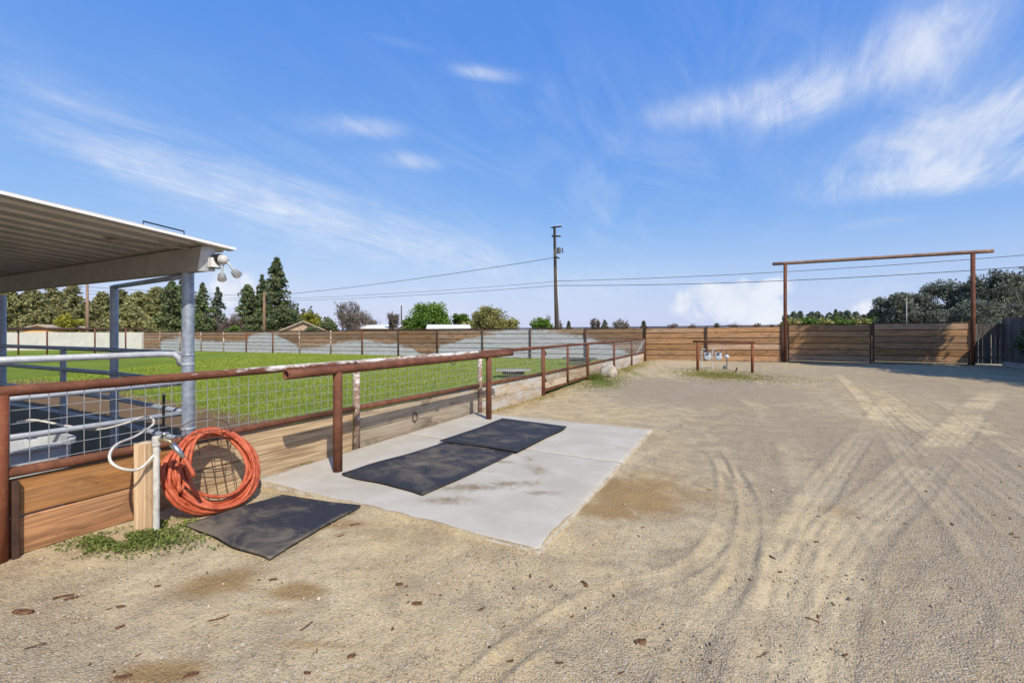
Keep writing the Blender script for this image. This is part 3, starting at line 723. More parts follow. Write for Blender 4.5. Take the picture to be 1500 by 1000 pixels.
# ------------------------------------------------------------------ rubber mats
def mat_obj(poly, z, label, drift=0.0, lump=.006, thick=.016, dirt=.2, ground=False):
    """a sheet cut to a four-cornered outline with wavy edges"""
    A, B, C_, D_ = [Vector((*p, 0)) for p in poly]; n, k = 34, 24; V = []; dd = []
    for j in range(k):
        for i in range(n):
            u, v = i / (n - 1), j / (k - 1)
            p = (A * (1 - u) + B * u) * (1 - v) + (D_ * (1 - u) + C_ * u) * v
            e = min(u, 1 - u, v, 1 - v)
            w = .05 * (vnoise(np.array(u * 3.5 + drift), np.array(v * 3.5), 41) - .5) * max(0, 1 - e / .12)
            p = p + Vector((w, w, 0))
            base = float(gz(p.x, p.y)) + .006 if ground else z
            hz_ = base + thick + lump * 2 * float(vnoise(np.array(p.x * 3.1 + drift), np.array(p.y * 3.1), 42)) + .012 * max(0, .05 - e) / .05 * float(vnoise(np.array(p.x * 2.3), np.array(p.y * 2.3 + drift), 44))
            V.append((p.x, p.y, hz_)); dd.append((dirt - .30 * (1 - min(1, e / .10))) if not ground else dirt - .22 + .75 * float(vnoise(np.array(u * 2.3 + .4), np.array(v * 2.6 + 3.), 47)) * max(.15, 1 - v / .8) + .25 * max(0, 1 - e / .06))
    nv = len(V); F = [(j * n + i, j * n + i + 1, (j + 1) * n + i + 1, (j + 1) * n + i) for j in range(k - 1) for i in range(n - 1)]
    ring = list(range(n)) + [j * n + n - 1 for j in range(1, k)] + [(k - 1) * n + i for i in range(n - 2, -1, -1)] + [j * n for j in range(k - 2, 0, -1)]
    V += [(V[i][0], V[i][1], V[i][2] - thick) for i in ring]; dd += [dirt * .5] * len(ring); r = len(ring)
    F += [(ring[(j + 1) % r], ring[j], nv + j, nv + (j + 1) % r) for j in range(r)]
    o = np_mesh('rubber_mat', V, F, 'rubber', smooth=False, dirt=dd)
    return tag(o, label, 'mat', 'rubber stall mats on the ground')
q = lambda l, z: [tuple(PZ(u, v, z)[:2]) for u, v in l]
mat_obj(q([(499, 694), (623, 723), (764, 657), (660, 646)], PADZ + .02), PADZ + .001, 'dusty black rubber mat lying on the pad against the post of the hitching rail', 1.3, .006, .014, .20)
mat_obj(q([(647, 646), (758, 661), (829, 625), (738, 613)], PADZ + .035), PADZ + .022, 'black rubber mat lapped over the dusty mat on the pad', 5.1, .003, .014, .06)
mat_obj(q([(272, 769), (386, 821), (527, 748), (411, 727)], .02), 0, 'worn black rubber mat half covered in dirt below the coiled hose', 8.7, .004, .012, .10, True)

# ------------------------------------------------------------------ standpipe, post, hoses
def standpipe():
    b0 = PZ(213, 780, 0.01); zb = G(b0.x, b0.y)
    root = MB().obox((b0.x, b0.y, zb - .08), (b0.x + .005, b0.y - .005, .675), .096, .096, up=(1, .35, 0), ch=.006, seg=6).build('wood_post', 'wood_new')
    tag(root, 'short new timber post beside the white water pipe', 'post')
    p = b0 + Vector((.075, .075, 0)); p = PX(229, 762, b0.x + .085)
    x, y = p.x, p.y
    sp = thing('water_standpipe', (x, y, G(x, y)), 'white plastic standpipe with a brass tap beside the timber post', 'standpipe')
    MB().lathe((x, y, zb - .05), [(.0205, 0), (.0205, .71), (.0265, .71), (.0265, .775), (.022, .78)], 16).build('pipe', 'pipe_white', sp, True)
    MB().tube([(x, y, .70), (x + .05, y + .03, .70), (x + .085, y + .05, .685), (x + .10, y + .062, .66)], [.014, .014, .016, .017], 10).build('tap', 'brass', sp, True)
    MB().lathe((x + .05, y + .03, .705), [(.008, 0), (.008, .035), (.028, .036), (.030, .046), (.01, .05)], 10).build('tap_handle', 'steel', sp, True)
    MB().tube([(x + .092, y + .058, .665), (x + .125, y + .082, .615), (x + .16, y + .105, .56)], [.021, .019, .015], 10).build('hose_connector', 'steel', sp, True)
    end = Vector((x + .16, y + .105, .56))
    # white hose looping from the pipe to the trough in the shelter
    pts = [Vector((x, y + .025, .62)), PX(224, 668, x - .00), PX(205, 686, x + .02), PX(182, 687, x + .02), PX(164, 678, x - .02), PX(161, 664, x - .10), PX(172, 650, x - .2), PX(196, 640, FX + .08), PX(216, 628, FX - .05), PX(225, 620, FX - .12), PX(222, 612, FX - .2),
           PX(208, 611, FX - .35), PX(180, 621, FX - .5), PX(140, 629, FX - .7), PX(95, 623, FX - .9), PX(50, 615, FX - 1.05), PX(25, 618, FX - 1.15)]
    tag(MB().tube(spline(pts, 6), .0095, 8).build('white_hose', 'dirty_hose', None, True), 'thin off-white hose looping from the standpipe through the wire mesh', 'hose')
    return end
tap_end = standpipe()
def coil():
    # rack leaning on the boards, hose hung over it
    top = Vector((-4.19, 2.28, .665)); bot = Vector((-3.80, 2.20, .0))
    up = (top - bot).normalized(); yv = Vector((0, 1, 0)); yv = (yv - up * yv.dot(up)).normalized(); nrm = yv.cross(up).normalized()
    if nrm.x < 0: nrm = -nrm
    ctr = bot + (top - bot) * .505
    pts = []; loops = 17; n = 34
    for k in range(loops):
        ra = random.uniform(.24, .36); rb = random.uniform(.275, .41); dy = random.uniform(-.03, .03); nn = -.05 + .10 * k / loops + random.uniform(-.012, .012)
        if k in (0, 1, 7): ra, rb, dy = .36, .41 - .01 * k, -.03
        for i in range(n):
            if k == loops - 1 and i > n * .45: break
            th = 2 * math.pi * i / n + math.pi * .5; c_, s_ = math.cos(th), math.sin(th)
            squeeze = 1 - .16 * max(0, s_)
            rtop = .318 + .016 * ((k % 5) - 2)
            r_b = rb if s_ < 0 else rb + (rtop - rb) * s_
            jig = .014 * math.sin(3 * th + k * 1.7) + .008 * math.sin(5 * th + k * 2.9)
            pts.append(ctr + yv * (dy * (1 - max(0, s_)) + (ra + jig) * squeeze * c_ * (1 + .06 * (s_ < 0))) + up * (r_b * s_ + .015) + nrm * (nn + .02 * math.sin(2 * th + k)))
    for p in pts: p.z = max(p.z, G(p.x, p.y) + .022)
    # blend neighbouring loops so that the hose is continuous
    P = pts[:]
    for i in range(2, len(pts) - 2): P[i] = (pts[i - 2] + pts[i - 1] * 2 + pts[i] * 2 + pts[i + 1] * 2 + pts[i + 2]) / 8
    lead = spline([tap_end, tap_end + Vector((.07, .03, -.13)), ctr + yv * -.30 + up * .05 + nrm * .09, ctr + yv * -.33 + up * -.16 + nrm * .07, P[0] - yv * .22 - up * .30 + nrm * .03, P[4]], 6)
    tag(MB().tube(lead + P[5:], .0145, 9).build('water_hose', 'hose_orange', None, True), 'coil of orange rubber hose hung on the wire rack', 'hose')
    m = thing('wire_rack', bot, 'rusty wire basket rack leaning on the boards inside the orange hose', 'rack')
    back = nrm * -.055
    for i in range(5):
        o_ = yv * (-.16 + .08 * i)
        MB().tube([bot + back + o_ + up * .01, top + back + o_ + up * .01], .0035, 5).build('wire', 'rust_wire', m)
    for i in range(4):
        MB().tube([bot + back + yv * -.18 + up * (.12 + .15 * i), bot + back + yv * .18 + up * (.12 + .15 * i)], .0035, 5).build('wire', 'rust_wire', m)
    # basket cradle that carries the coil and its back hoop
    for zz_, r_, out in ((.565, .17, .10), (.63, .19, .14), (.69, .20, .16)):
        c0 = bot + up * zz_
        MB().tube([c0 + back + yv * r_ * math.cos(a) + nrm * (out * math.sin(a)) for a in np.linspace(0, math.pi, 15)], .0038, 5).build('hoop', 'rust_wire', m)
    MB().tube([top + back + yv * .20 * math.cos(a) + Vector((0, 0, 1)) * (.085 * math.sin(a) + .0) for a in np.linspace(-.15, math.pi + .15, 17)], .0035, 5).build('hoop', 'rust_wire', m)
    for i in range(6):
        a = math.pi * (i + .5) / 6
        MB().tube([bot + up * .555 + back + yv * .165 * math.cos(a) + nrm * .10 * math.sin(a), bot + up * .70 + back + yv * .20 * math.cos(a) + nrm * .16 * math.sin(a)], .003, 5).build('wire', 'rust_wire', m)
coil()
c = PX(239, 640, FX - .14)
tag(MB().tube([(c.x, c.y, -.1), (c.x, c.y, .5), (c.x + .01, c.y, PX(239, 576, FX - .14).z)], .011, 6).build('steel_stake', 'black_plastic'), 'thin black steel stake standing behind the wire mesh', 'stake')

# ------------------------------------------------------------------ shelter
def shelter():
    s = thing('shelter', (-9, 0, 0), 'open shelter with a ribbed metal roof on grey pipe posts', 'shelter')
    XE, YE = -4.45, 2.67
    def rz(y): return 2.292 - .08 * (y - YE)
    # ribbed sheets, ribs along y
    pitch = .29; w = pitch * 3; x = XE
    prof = [(0, 0), (.10, 0), (.128, .056), (.192, .056), (.220, 0)]
    ys = np.linspace(-6, YE, 12)
    si = 0
    while x > -17:
        V = []; F = []
        xs = []
        for k in range(3):
            for (px, pz) in prof: xs.append((x - k * pitch - px, pz))
        xs.append((x - w + .0, 0))
        n = len(xs)
        lift = .004 * (si % 2)
        for j, y in enumerate(ys):
            for (xx, pz) in xs:
                dent = .012 * math.sin(xx * 3 + y * 1.7) * max(0, (y - 1) / 2) * (1 if si == 0 else .2)
                V.append((xx, y + (0.012 * math.sin(xx * 9) if j == len(ys) - 1 else 0), rz(y) + pz + lift + dent))
        m_ = len(V); V += [(a, b_, c_ + .004) for (a, b_, c_) in V[:m_]]
        for j in range(len(ys) - 1):
            for i in range(n - 1):
                a = j * n + i
                F.append((a, a + 1, a + n + 1, a + n)); F.append((m_ + a, m_ + a + n, m_ + a + n + 1, m_ + a + 1))
        for i in range(n - 1):
            a = (len(ys) - 1) * n + i; F.append((a, a + 1, m_ + a + 1, m_ + a)); F.append((i + 1, i, m_ + i, m_ + i + 1))
        for j in range(len(ys) - 1):
            a = j * n; F.append((a, a + n, m_ + a + n, m_ + a)); a = j * n + n - 1; F.append((a + n, a, m_ + a, m_ + a + n))
        MB().add(V, F).build('roof_sheet', 'roof_metal', s)
        x -= w; si += 1
    # pale edge trim on the east side
    mt = MB(); 
    mt.obox((XE + .012, -6, rz(-6) + .012), (XE + .012, YE, rz(YE) + .012), .010, .022); mt.build('edge_trim', 'white_plastic', s)
    # channel beams along x
    for bi, (yb, x0) in enumerate(((2.47, -4.565), (-5.4, -4.565))):
        zt = rz(yb) - .006; zb = zt - .225
        m = MB()
        # C section opening away: web towards the camera, two flanges, end plate cut on a slant
        yw = yb - .045
        m.add([(x0, yw, zt), (x0 - .07, yw, zb), (-16.5, yw, zb), (-16.5, yw, zt), (x0, yw + .008, zt), (x0 - .07, yw + .008, zb), (-16.5, yw + .008, zb), (-16.5, yw + .008, zt)],
              [(0, 3, 2, 1), (4, 5, 6, 7), (0, 1, 5, 4), (1, 2, 6, 5), (2, 3, 7, 6), (3, 0, 4, 7)])
        m.box((-16.5, yw + .009, zt - .01), (x0, yw + .10, zt)); m.box((-16.5, yw + .009, zb), (x0 - .07, yw + .10, zb + .01))
        m.build('beam', 'beam_paint', s)
        MB().add([(x0 - .07, yw - .004, zb), (x0 + .004, yw - .004, zt), (x0 + .03, yw + .10, zt), (x0 + .03, yw + .10, zb - .004), (x0 - .07, yw - .004, zb - .004)],
                 [(0, 1, 2, 3, 4)]).add([(x0 - .07 - .004, yw - .003, zb), (x0 , yw - .003, zt), (x0 + .026, yw + .104, zt), (x0 + .026, yw + .104, zb - .004), (x0 - .074, yw - .003, zb - .004)], [(4, 3, 2, 1, 0)]).build('end_plate', 'galvanised_light', s)
    # posts
    zu = rz(2.47) - .006 - .225
    A = (-4.93, 2.49)
    m = MB().lathe((*A, -.1), [(.054, 0), (.054, 1.35), (.058, 1.352), (.058, 1.366), (.052, 1.368), (.052, zu + .1)], 24); m.build('post', 'galvanised', s, True)
    for (x, y, r) in ((-7.06, 2.72, .043), (-10.42, 2.60, .043), (-8.25, 2.62, .033)):
        top = zu - .01 if r > .04 else 1.28
        MB().lathe((x, y, az(x) - .08), [(r, 0), (r, top - az(x) + .08)], 16).build('post', 'galvanised', s, True)
    for x in (-5, -10, -15): MB().lathe((x, -5.4, -.2), [(.05, 0), (.05, rz(-5.4) - .23 + .2)], 14).build('post', 'galvanised', s, True)
    MB().tube([(A[0] - .03, A[1] + .02, 2.055), (-7.06, 2.72, 2.055)], .027, 12).build('cross_tube', 'galvanised', s, True)
    # conduit under the roof
    c1 = PZ(200, 353, 2.40); 
    MB().tube(spline([(-5.35, 1.75, rz(1.75) - .012), (-5.28, 1.95, rz(1.95) - .02), (-5.12, 2.05, rz(2.05) - .012), (-4.95, 2.25, rz(2.25) - .02), (-4.72, 2.40, rz(2.4) - .025)], 5), .008, 8).build('conduit', 'beam_paint', s, True)
    MB().box((-5.24, 1.96, rz(2) - .035), (-5.13, 2.06, rz(2) - .006)).build('junction_box', 'beam_paint', s)
    # flood light with two lamp heads on the end of the beam
    e = Vector((-4.54, 2.50, zu + .075))
    fl = thing('floodlight', e, 'white twin-head security light with round sensor at the end of the beam', 'floodlight')
    MB().box((e.x, e.y - .035, e.z - .045), (e.x + .055, e.y + .05, e.z + .045)).build('mount_box', 'white_plastic', fl)
    MB().box((e.x + .003, e.y - .045, e.z - .052), (e.x + .075, e.y + .06, e.z - .047)).build('mount_bracket', 'black_plastic', fl)
    c2 = e + Vector((.075, .045, .035)); ax = Vector((.9, .42, -.22)).normalized()
    MB().lathe(c2 - ax * .02, [(.036, 0), (.046, .012), (.047, .040), (.040, .066), (.024, .083), (.008, .088)], 20, ax).build('sensor_dome', 'pipe_white', fl, True)
    MB().lathe(c2 - ax * .045, [(.036, -.03), (.052, .022), (.052, .042)], 20, ax).build('sensor_back', 'black_plastic', fl, True)
    for (pe, dirn) in ((Vector((.065, .055, -.115)), Vector((.55, -.25, -.8))), (Vector((.145, .13, -.08)), Vector((.8, .1, -.6)))):
        dirn = dirn.normalized(); hp = e + pe
        MB().tube(spline([c2 + ax * .04, (c2 + hp) / 2 + Vector((.02, 0, .015)), hp], 4), .011, 8).build('arm', 'meter_grey', fl, True)
        lh = MB().lathe(hp - dirn * .015, [(.018, 0), (.032, .010), (.037, .04), (.041, .062), (.041, .0705)], 8, dirn).build('lamp_head', 'lamp_grey', fl)
        MB().lathe(hp + dirn * .0565, [(.036, 0), (.036, .002)], 8, dirn).build('lens', 'white_plastic', lh)
    # little black frame standing on the roof
    p, r_ = Vector((-4.62, 1.98, 0)), Vector((-4.62, 2.30, 0))
    p.z, r_.z = rz(p.y) + .016, rz(r_.y) + .016
    hup = Vector((0, 0, .085))
    tag(MB().tube([p, p + hup, r_ + hup, r_], .0075, 6).build('roof_bracket', 'black_plastic'), 'black bent bar bracket on the shelter roof above the beam end', 'bracket')
    # stock rails along the fence side and across
    s2 = thing('stock_panel', (-5.03, 0, 0), 'light grey pipe rails running along the open side of the shelter', 'panel', 'pipe stock panels under the shelter roof')
    for z, m_ in ((1.275, 'galvanised_light'), (.978, 'galvanised_light'), (.675, 'galvanised_light')):
        MB().tube([(-5.03, -4.0, z), (-5.03, 2.30, z), (-5.02, 2.40, z - .006), (-5.00, 2.44, z - .04), (-5.00, 2.46, z - .12)] if z > 1.2 else [(-5.03, -4.0, z), (-5.03, 1, z), (-5.01, 2.46, z)], .029 if z > 1.2 else .025, 12).build('rail', m_, s2, True)
    for y in (-4.0, -.9): MB().lathe((-5.03, y, -.1), [(.03, 0), (.03, 1.4)], 12).build('post', 'galvanised', s2, True)
    for z in (.52, 1.16): MB().lathe((-4.93, 2.49, z), [(.060, 0), (.060, .02)], 16).build('clamp', 'galvanised_light', s2, True)
    s3 = thing('stock_panel', (-8, 2.58, 0), 'grey pipe rails crossing between the posts under the beam', 'panel', 'pipe stock panels under the shelter roof')
    for z in (1.265, .975, .67, .38):
        MB().tube([(-4.98, 2.53, z), (-7.06, 2.66, z), (-10.42, 2.55, z), (-16, 2.55, z)], .027, 10).build('rail', 'galvanised', s3, True)
    # trough
    tr = thing('water_trough', (-5.55, 1.62, 0), 'pale grey stock tank behind the wire mesh', 'trough')
    m = MB(); n = 24; vs = []; fs = []
    for (sx, sy, z) in ((.33, .22, -.06), (.37, .26, .50), (.40, .29, .52), (.40, .29, .555), (.36, .25, .555), (.34, .23, .35)):
        for j in range(n):
            a = 2 * math.pi * j / n; cx, sn = math.cos(a), math.sin(a)
            vs.append((-5.55 + sx * math.copysign(abs(cx) ** .6, cx), 1.50 + sy * math.copysign(abs(sn) ** .6, sn), z))
    for i in range(5):
        for j in range(n): k = (j + 1) % n; fs.append((i * n + j, i * n + k, (i + 1) * n + k, (i + 1) * n + j))
    fs.append(tuple(range(n - 1, -1, -1)))
    m.add(vs, fs).build('tank', 'trough', tr)
    MB().lathe((-5.55, 1.5, .44), [(.23, 0), (.23, .004)], 24).build('water', 'water_dark', tr)
    MB().tube([(-5.30, 1.50, .60), (-5.55, 1.50, .60), (-5.72, 1.5, .56)], .022, 8).build('float_valve', 'white_plastic', tr, True)
shelter()

# ------------------------------------------------------------------ board fences
def back_line(u_or_x): pass
CORNER = Vector((-4.45, 23.9, 0))
def fence_top(x): return float(np.interp(x, [-53, -31.5, -4.45, 1.75, 9], [1.40, 1.50, 1.70, 1.765, 1.88]))
def fence_y(x): return float(np.interp(x, [-53, -31.5, -4.45, 1.75, 9.5], [22.5, 22.6, 23.9, 25.1, 25.1]))
def whitewash(p):
    """height to which the boards are whitewashed, in board rows"""
    # photo columns of the wash edge turned into positions along the fence: fraction of fence height that is white
    k = [(210, .0), (232, .0), (236, .55), (262, .75), (300, .55), (345, .5), (361, .5), (366, .80), (390, .95), (400, .88), (432, .42), (441, .25), (462, .30), (480, .42), (487, .45), (520, .62), (532, .62), (560, .5), (584, .5), (587, .42), (606, .25), (618, .02), (636, .12), (645, .38), (690, .68), (706, .78), (730, .92), (777, .99), (800, .95), (857, .75), (880, .55), (915, .3), (930, .0), (960, 0)]
    xs = [WX(u) for u, _ in k]
    frac = float(np.interp(p.x, xs, [f for _, f in k]))
    rel = (p.z - (fence_top(p.x) - 1.75)) / 1.75
    return float(np.clip(.5 + (frac - rel) * 4.5, 0, 1.0)) * .98
_cache = {}
def WX(u):
    if u not in _cache:
        x = -10.0
        for _ in range(20):
            r = pdir(u, 0); d = fence_y(x) / r.y; x = r.x * d
        _cache[u] = x
    return _cache[u]
def board_fence(us, root, paint, woodm, top_pipe=True, mid=None):
    xs = [WX(u) for u in us]
    for i, (a, b_) in enumerate(zip(xs[:-1], xs[1:])):
        for r in range(6):
            def pt(x, r=r):
                tz = fence_top(x) - .03; z0 = tz - 1.72; return Vector((x, fence_y(x) + .045 + random.uniform(-.018, .018), z0 + 1.72 * (r + .5) / 6 + random.uniform(-.003, .003)))
            nseg = 6 if woodm == 'wood_warm' else 10
            MB().obox(pt(a + .02), pt(b_ - .02), .045, .258 + random.uniform(-.006, .006), ch=.012, seg=nseg, wob=.006, paint=paint).build('plank', woodm, root)
        MB().obox((a + .02, fence_y(a) + .10, fence_top(a) - .9), (b_ - .02, fence_y(b_) + .10, fence_top(b_) - .9), .02, 1.66).build('joint_shade_backing', 'wood_dark', root)  # dark sheet added behind the planks so the gaps read as shadow lines
        if top_pipe:
            MB().tube([(a, fence_y(a), fence_top(a)), (b_, fence_y(b_), fence_top(b_))], .03, 8, paint=.05).build('top_rail', 'rust_dark', root, True)
    for x in xs:
        tz = fence_top(x)
        MB().tube([(x, fence_y(x) - .03, tz - 2.0), (x, fence_y(x) - .03, tz - .01)], .05, 10, paint=.45 if -32 < x < -25 or x < -36 and random.random() < .5 else .0).build('post', 'rust_dark' if x > -23 else 'rust', root, True)
bf = thing('board_fence', (-25, 23, -.2), 'long plank fence with patchy whitewash along the far side of the turf', 'fence')
board_fence([210, 235, 264, 295, 328, 361, 400, 439, 485, 531, 584, 641, 707, 777, 858, 945], bf, whitewash, 'wood_fence')
bf2 = thing('board_fence', (-1, 24.6, 0), 'bare brown plank fence between the arena corner and the tall gate arch', 'fence')
board_fence([945, 1035, 1146], bf2, 0, 'wood_warm')

def yard_gate():
    GY = 25.1; x0, x1 = 1.83, 8.28
    a = thing('gate_arch', (5, GY, 0), 'tall rusty pipe arch over the wooden yard gate', 'arch')
    for x in (1.75, 8.36):
        MB().tube([(x, GY, -.1), (x, GY, 2.3), (x, GY, 4.68)], .075, 16, paint=.0).build('post', 'rust', a, True)
    MB().tube([(1.22 + (8.97 - 1.22) * i / 12, GY, 4.735 + .004 * i * 0) for i in range(13)], .08, 16, paint=.02).build('crossbeam', 'pipe_dusty', a, True)
    m = (x0 + x1) / 2
    for k, (p, q_) in enumerate(((x0 + .02, m - .02), (m + .02, x1 - .02))):
        g = thing('yard_gate', ((p + q_) / 2, GY, .05), ('brown plank gate leaf hung on the arch post beside the bare plank fence', 'brown plank gate leaf hung on the arch post beside the dark picket gate')[k], 'gate', 'wooden gate leaves under the arch')
        z0 = .07 + G((p + q_) / 2, GY); z1 = fence_top((p + q_) / 2) - .02
        for r in range(6):
            zc = z0 + (z1 - z0) * (r + .5) / 6; gy = GY + random.uniform(-.014, .014)
            MB().obox((p + .05, gy, zc), (q_ - .05, gy, zc), .045, (z1 - z0) / 6 - .024, ch=.012, seg=8, wob=.006).build('plank', 'wood_warm', g)
        MB().obox((p + .05, GY + .05, (z0 + z1) / 2), (q_ - .05, GY + .05, (z0 + z1) / 2), .02, z1 - z0 - .02).build('joint_shade_backing', 'wood_dark', g)  # added dark sheet, puts shade into the joints of the gate planks
        for x in (p + .025, q_ - .025): MB().obox((x, GY, z0 - .04), (x, GY, z1 + .03), .05, .075, up=(1, 0, 0), ch=.004).build('stile', 'rust_dark', g)
        for z in (z0 - .045, z1 + .035): MB().obox((p, GY, z), (q_, GY, z), .07, .05, ch=.004).build('rail', 'rust_dark', g)
yard_gate()
def picket():
    s = thing('picket_gate', (8.85, 25.25, .1), 'narrow dark vertical-board gate in the corner beside the arch post', 'gate')
    for i in range(7):
        x = 8.50 + i * .128 + random.uniform(-.004, .004)
        MB().obox((x, 25.22, .16), (x, 25.22, 1.80), .118, .02, up=(0, 1, 0), ch=.003, seg=2).build('board', 'wood_dark', s)
    for z in (.4, 1.70): MB().obox((8.44, 25.25, z), (9.22, 25.25, z), .035, .09).build('rail', 'wood_dark', s)
    s = thing('picket_fence', (9.3, 15, .1), 'dark grey vertical-board fence along the side of the yard', 'fence')
    y = 25.2; i = 0
    while y > 5:
        hgt = 2.03 + random.uniform(-.03, .03)
        MB().obox((9.30 + random.uniform(-.006, .006), y, .22), (9.30, y, hgt), .135, .02, up=(1, 0, 0), ch=.003, seg=2, wob=.003).build('board', 'wood_dark', s)
        y -= .142; i += 1
    for z in (.5, 1.8):
        MB().obox((9.35, 5, z), (9.35, 25.2, z), .04, .09).build('rail', 'wood_dark', s)
    MB().obox((9.285, 5, .12), (9.285, 25.2, .12), .045, .30, ch=.004, seg=20).build('kick_board', 'wood_grey', s)
picket()

# ------------------------------------------------------------------ gas meters in their guard, rock, benches
def meters():
    p = PZ(1022, 543, 0); r = PZ(1102, 545.5, 0)
    g = thing('guard_hoop', ((p + r) / 2)[:], 'rust red pipe guard rail around the gas meters', 'guard rail')
    for k in (p, r): MB().tube([(k.x, k.y, G(k.x, k.y) - .1), (k.x, k.y, 1.06)], .05, 12).build('post', 'rust_red', g, True)
    dv = (r - p).normalized(); a = p - dv * .17; b_ = r + dv * .05
    MB().tube([(a.x, a.y, 1.10), (b_.x, b_.y, 1.10)], .045, 12, hollow=.036).build('top_bar', 'rust', g, True)
    mid = (p + r) / 2
    back = Vector((-dv.y, dv.x, 0)) * .35
    for i, u in enumerate((1037, 1053)):
        c = PZ(u, 541, .0) + back; zg = G(c.x, c.y)
        mt = thing('gas_meter', (c.x, c.y, zg), ('pale grey gas meter on the riser nearer the boulder', 'pale grey gas meter joined to the regulator')[i], 'gas meter', 'gas meters in the guard rail')
        z = zg + .34
        # body: two diaphragm cases
        n = 18
        MB().lathe((c.x, c.y - .10, z + .12), [(.06, 0), (.115, .012), (.135, .05), (.135, .15), (.115, .188), (.06, .20)], n, (0, 1, 0)).build('body', 'meter_grey', mt, True)
        MB().box((c.x - .13, c.y - .07, z + .20), (c.x + .13, c.y + .07, z + .30)).build('top_casting', 'meter_grey', mt)
        MB().lathe((c.x, c.y - .115, z + .25), [(.055, 0), (.055, .05)], 14, (0, 1, 0)).build('dial', 'meter_dark', mt, True)
        for sx in (-.09, .09): MB().tube([(c.x + sx, c.y, z + .29), (c.x + sx, c.y, z + .42)], .018, 8).build('pipe', 'meter_dark', mt, True)
        MB().tube(spline([(c.x - .09, c.y, z + .42), (c.x - .2, c.y, z + .43), (c.x - .22, c.y, z + .2), (c.x - .22, c.y, zg - .05)], 5), .018, 8).build('riser', 'meter_grey', mt, True)
        if i == 1:
            MB().tube(spline([(c.x + .09, c.y, z + .42), (c.x + .26, c.y, z + .40), (c.x + .30, c.y, z + .2), (c.x + .30, c.y, zg - .05)], 5), .02, 8).build('outlet_pipe', 'meter_dark', mt, True)
            MB().lathe((c.x + .30, c.y - .09, z + .14), [(.03, 0), (.085, .03), (.09, .05), (.03, .08), (.03, .12)], 14, (0, 1, 0)).build('regulator', 'meter_grey', mt, True)
            MB().lathe((c.x + .24, c.y - .05, zg + .02), [(.06, 0), (.08, .06), (.05, .12)], 10).build('valve', 'meter_dark', mt, True)
    c = PZ(1077, 545, 0)
    tag(MB().tube([(c.x, c.y, -.02), (c.x + .06, c.y + .05, .16)], .025, 8).build('pipe_stub', 'rust_dark'), 'short dark pipe stub leaning beside the gas meters', 'pipe stub')
meters()
def rock():
    c = PZ(891, 553, -.02); vs = []; n, k = 26, 18
    for j in range(k):
        ph = math.pi * j / (k - 1)
        for i in range(n):
            th = 2 * math.pi * i / n
            d = Vector((math.sin(ph) * math.cos(th), math.sin(ph) * math.sin(th), math.cos(ph)))
            rr = 1 + .28 * (float(vnoise(np.array(d.x * 1.7 + 5), np.array(d.y * 1.7 + d.z * 1.3), 51)) - .5) + .16 * (float(vnoise(np.array(d.x * 4 + 9), np.array(d.y * 4 - d.z * 3.1), 52)) - .5)
            pl = 1.0
            for nn in ((.8, -.3, .5), (-.2, -.8, .55), (.1, .2, 1), (-.8, .1, .5), (.6, .7, .2)):
                q_ = Vector(nn).normalized(); pl = min(pl, .88 / max(d.dot(q_), .01)) if d.dot(q_) > .6 else pl
            vs.append((c.x + d.x * .285 * rr * pl, c.y + d.y * .27 * rr * pl, G(c.x, c.y) + .17 + d.z * .27 * rr * pl))
    fs = [(j * n + i, j * n + (i + 1) % n, (j + 1) * n + (i + 1) % n, (j + 1) * n + i)[::-1] for j in range(k - 1) for i in range(n)]
    tag(MB().add(vs, fs).build('boulder', 'rock', None, True), 'pale tan boulder at the foot of the pipe fence', 'boulder')
rock()
def bench(c, w, d, hgt, label, rz, dark):
    zb = float(az(c.x))
    b_ = thing('low_bench', (c.x, c.y, zb), label, 'bench', 'low benches on the turf')
    ca, sa = math.cos(rz), math.sin(rz)
    def W_(x, y, z): return Vector((c.x + x * ca - y * sa, c.y + x * sa + y * ca, zb + z))
    for k in range(4):
        y = -d / 2 + d * (k + .5) / 4
        MB().obox(W_(-w / 2, y, hgt - .02), W_(w / 2, y, hgt - .02), d / 4 - .012, .04, ch=.003, seg=3).build('plank', 'wood_dark' if dark else 'wood_grey', b_)
    nb = int(w * .62 / .085)  # dark slats and aprons stand for the shaded underside of the bench
    for k in range(nb):
        x = -w * .31 + w * .62 * (k + .5) / nb
        for y in (-d * .36, d * .36): MB().obox(W_(x, y, -.02), W_(x, y, hgt - .04), .05, .03, up=(ca, sa, 0)).build('underside_shade_slat', 'wood_dark', b_)
    for y in (-d * .31, d * .31): MB().obox(W_(-w * .32, y, hgt * .6), W_(w * .32, y, hgt * .6), .03, .07).build('apron', 'wood_dark', b_)
bench(PZ(752, 553, -.07), 1.15, .7, .27, 'low weathered plank bench on slatted legs darkened as underside shade near the pipe fence', YAW, False)
bench(PD(849, 533, 20.6), 1.55, .6, .33, 'low dark plank bench close to the whitewashed board fence', YAW - .1, True)

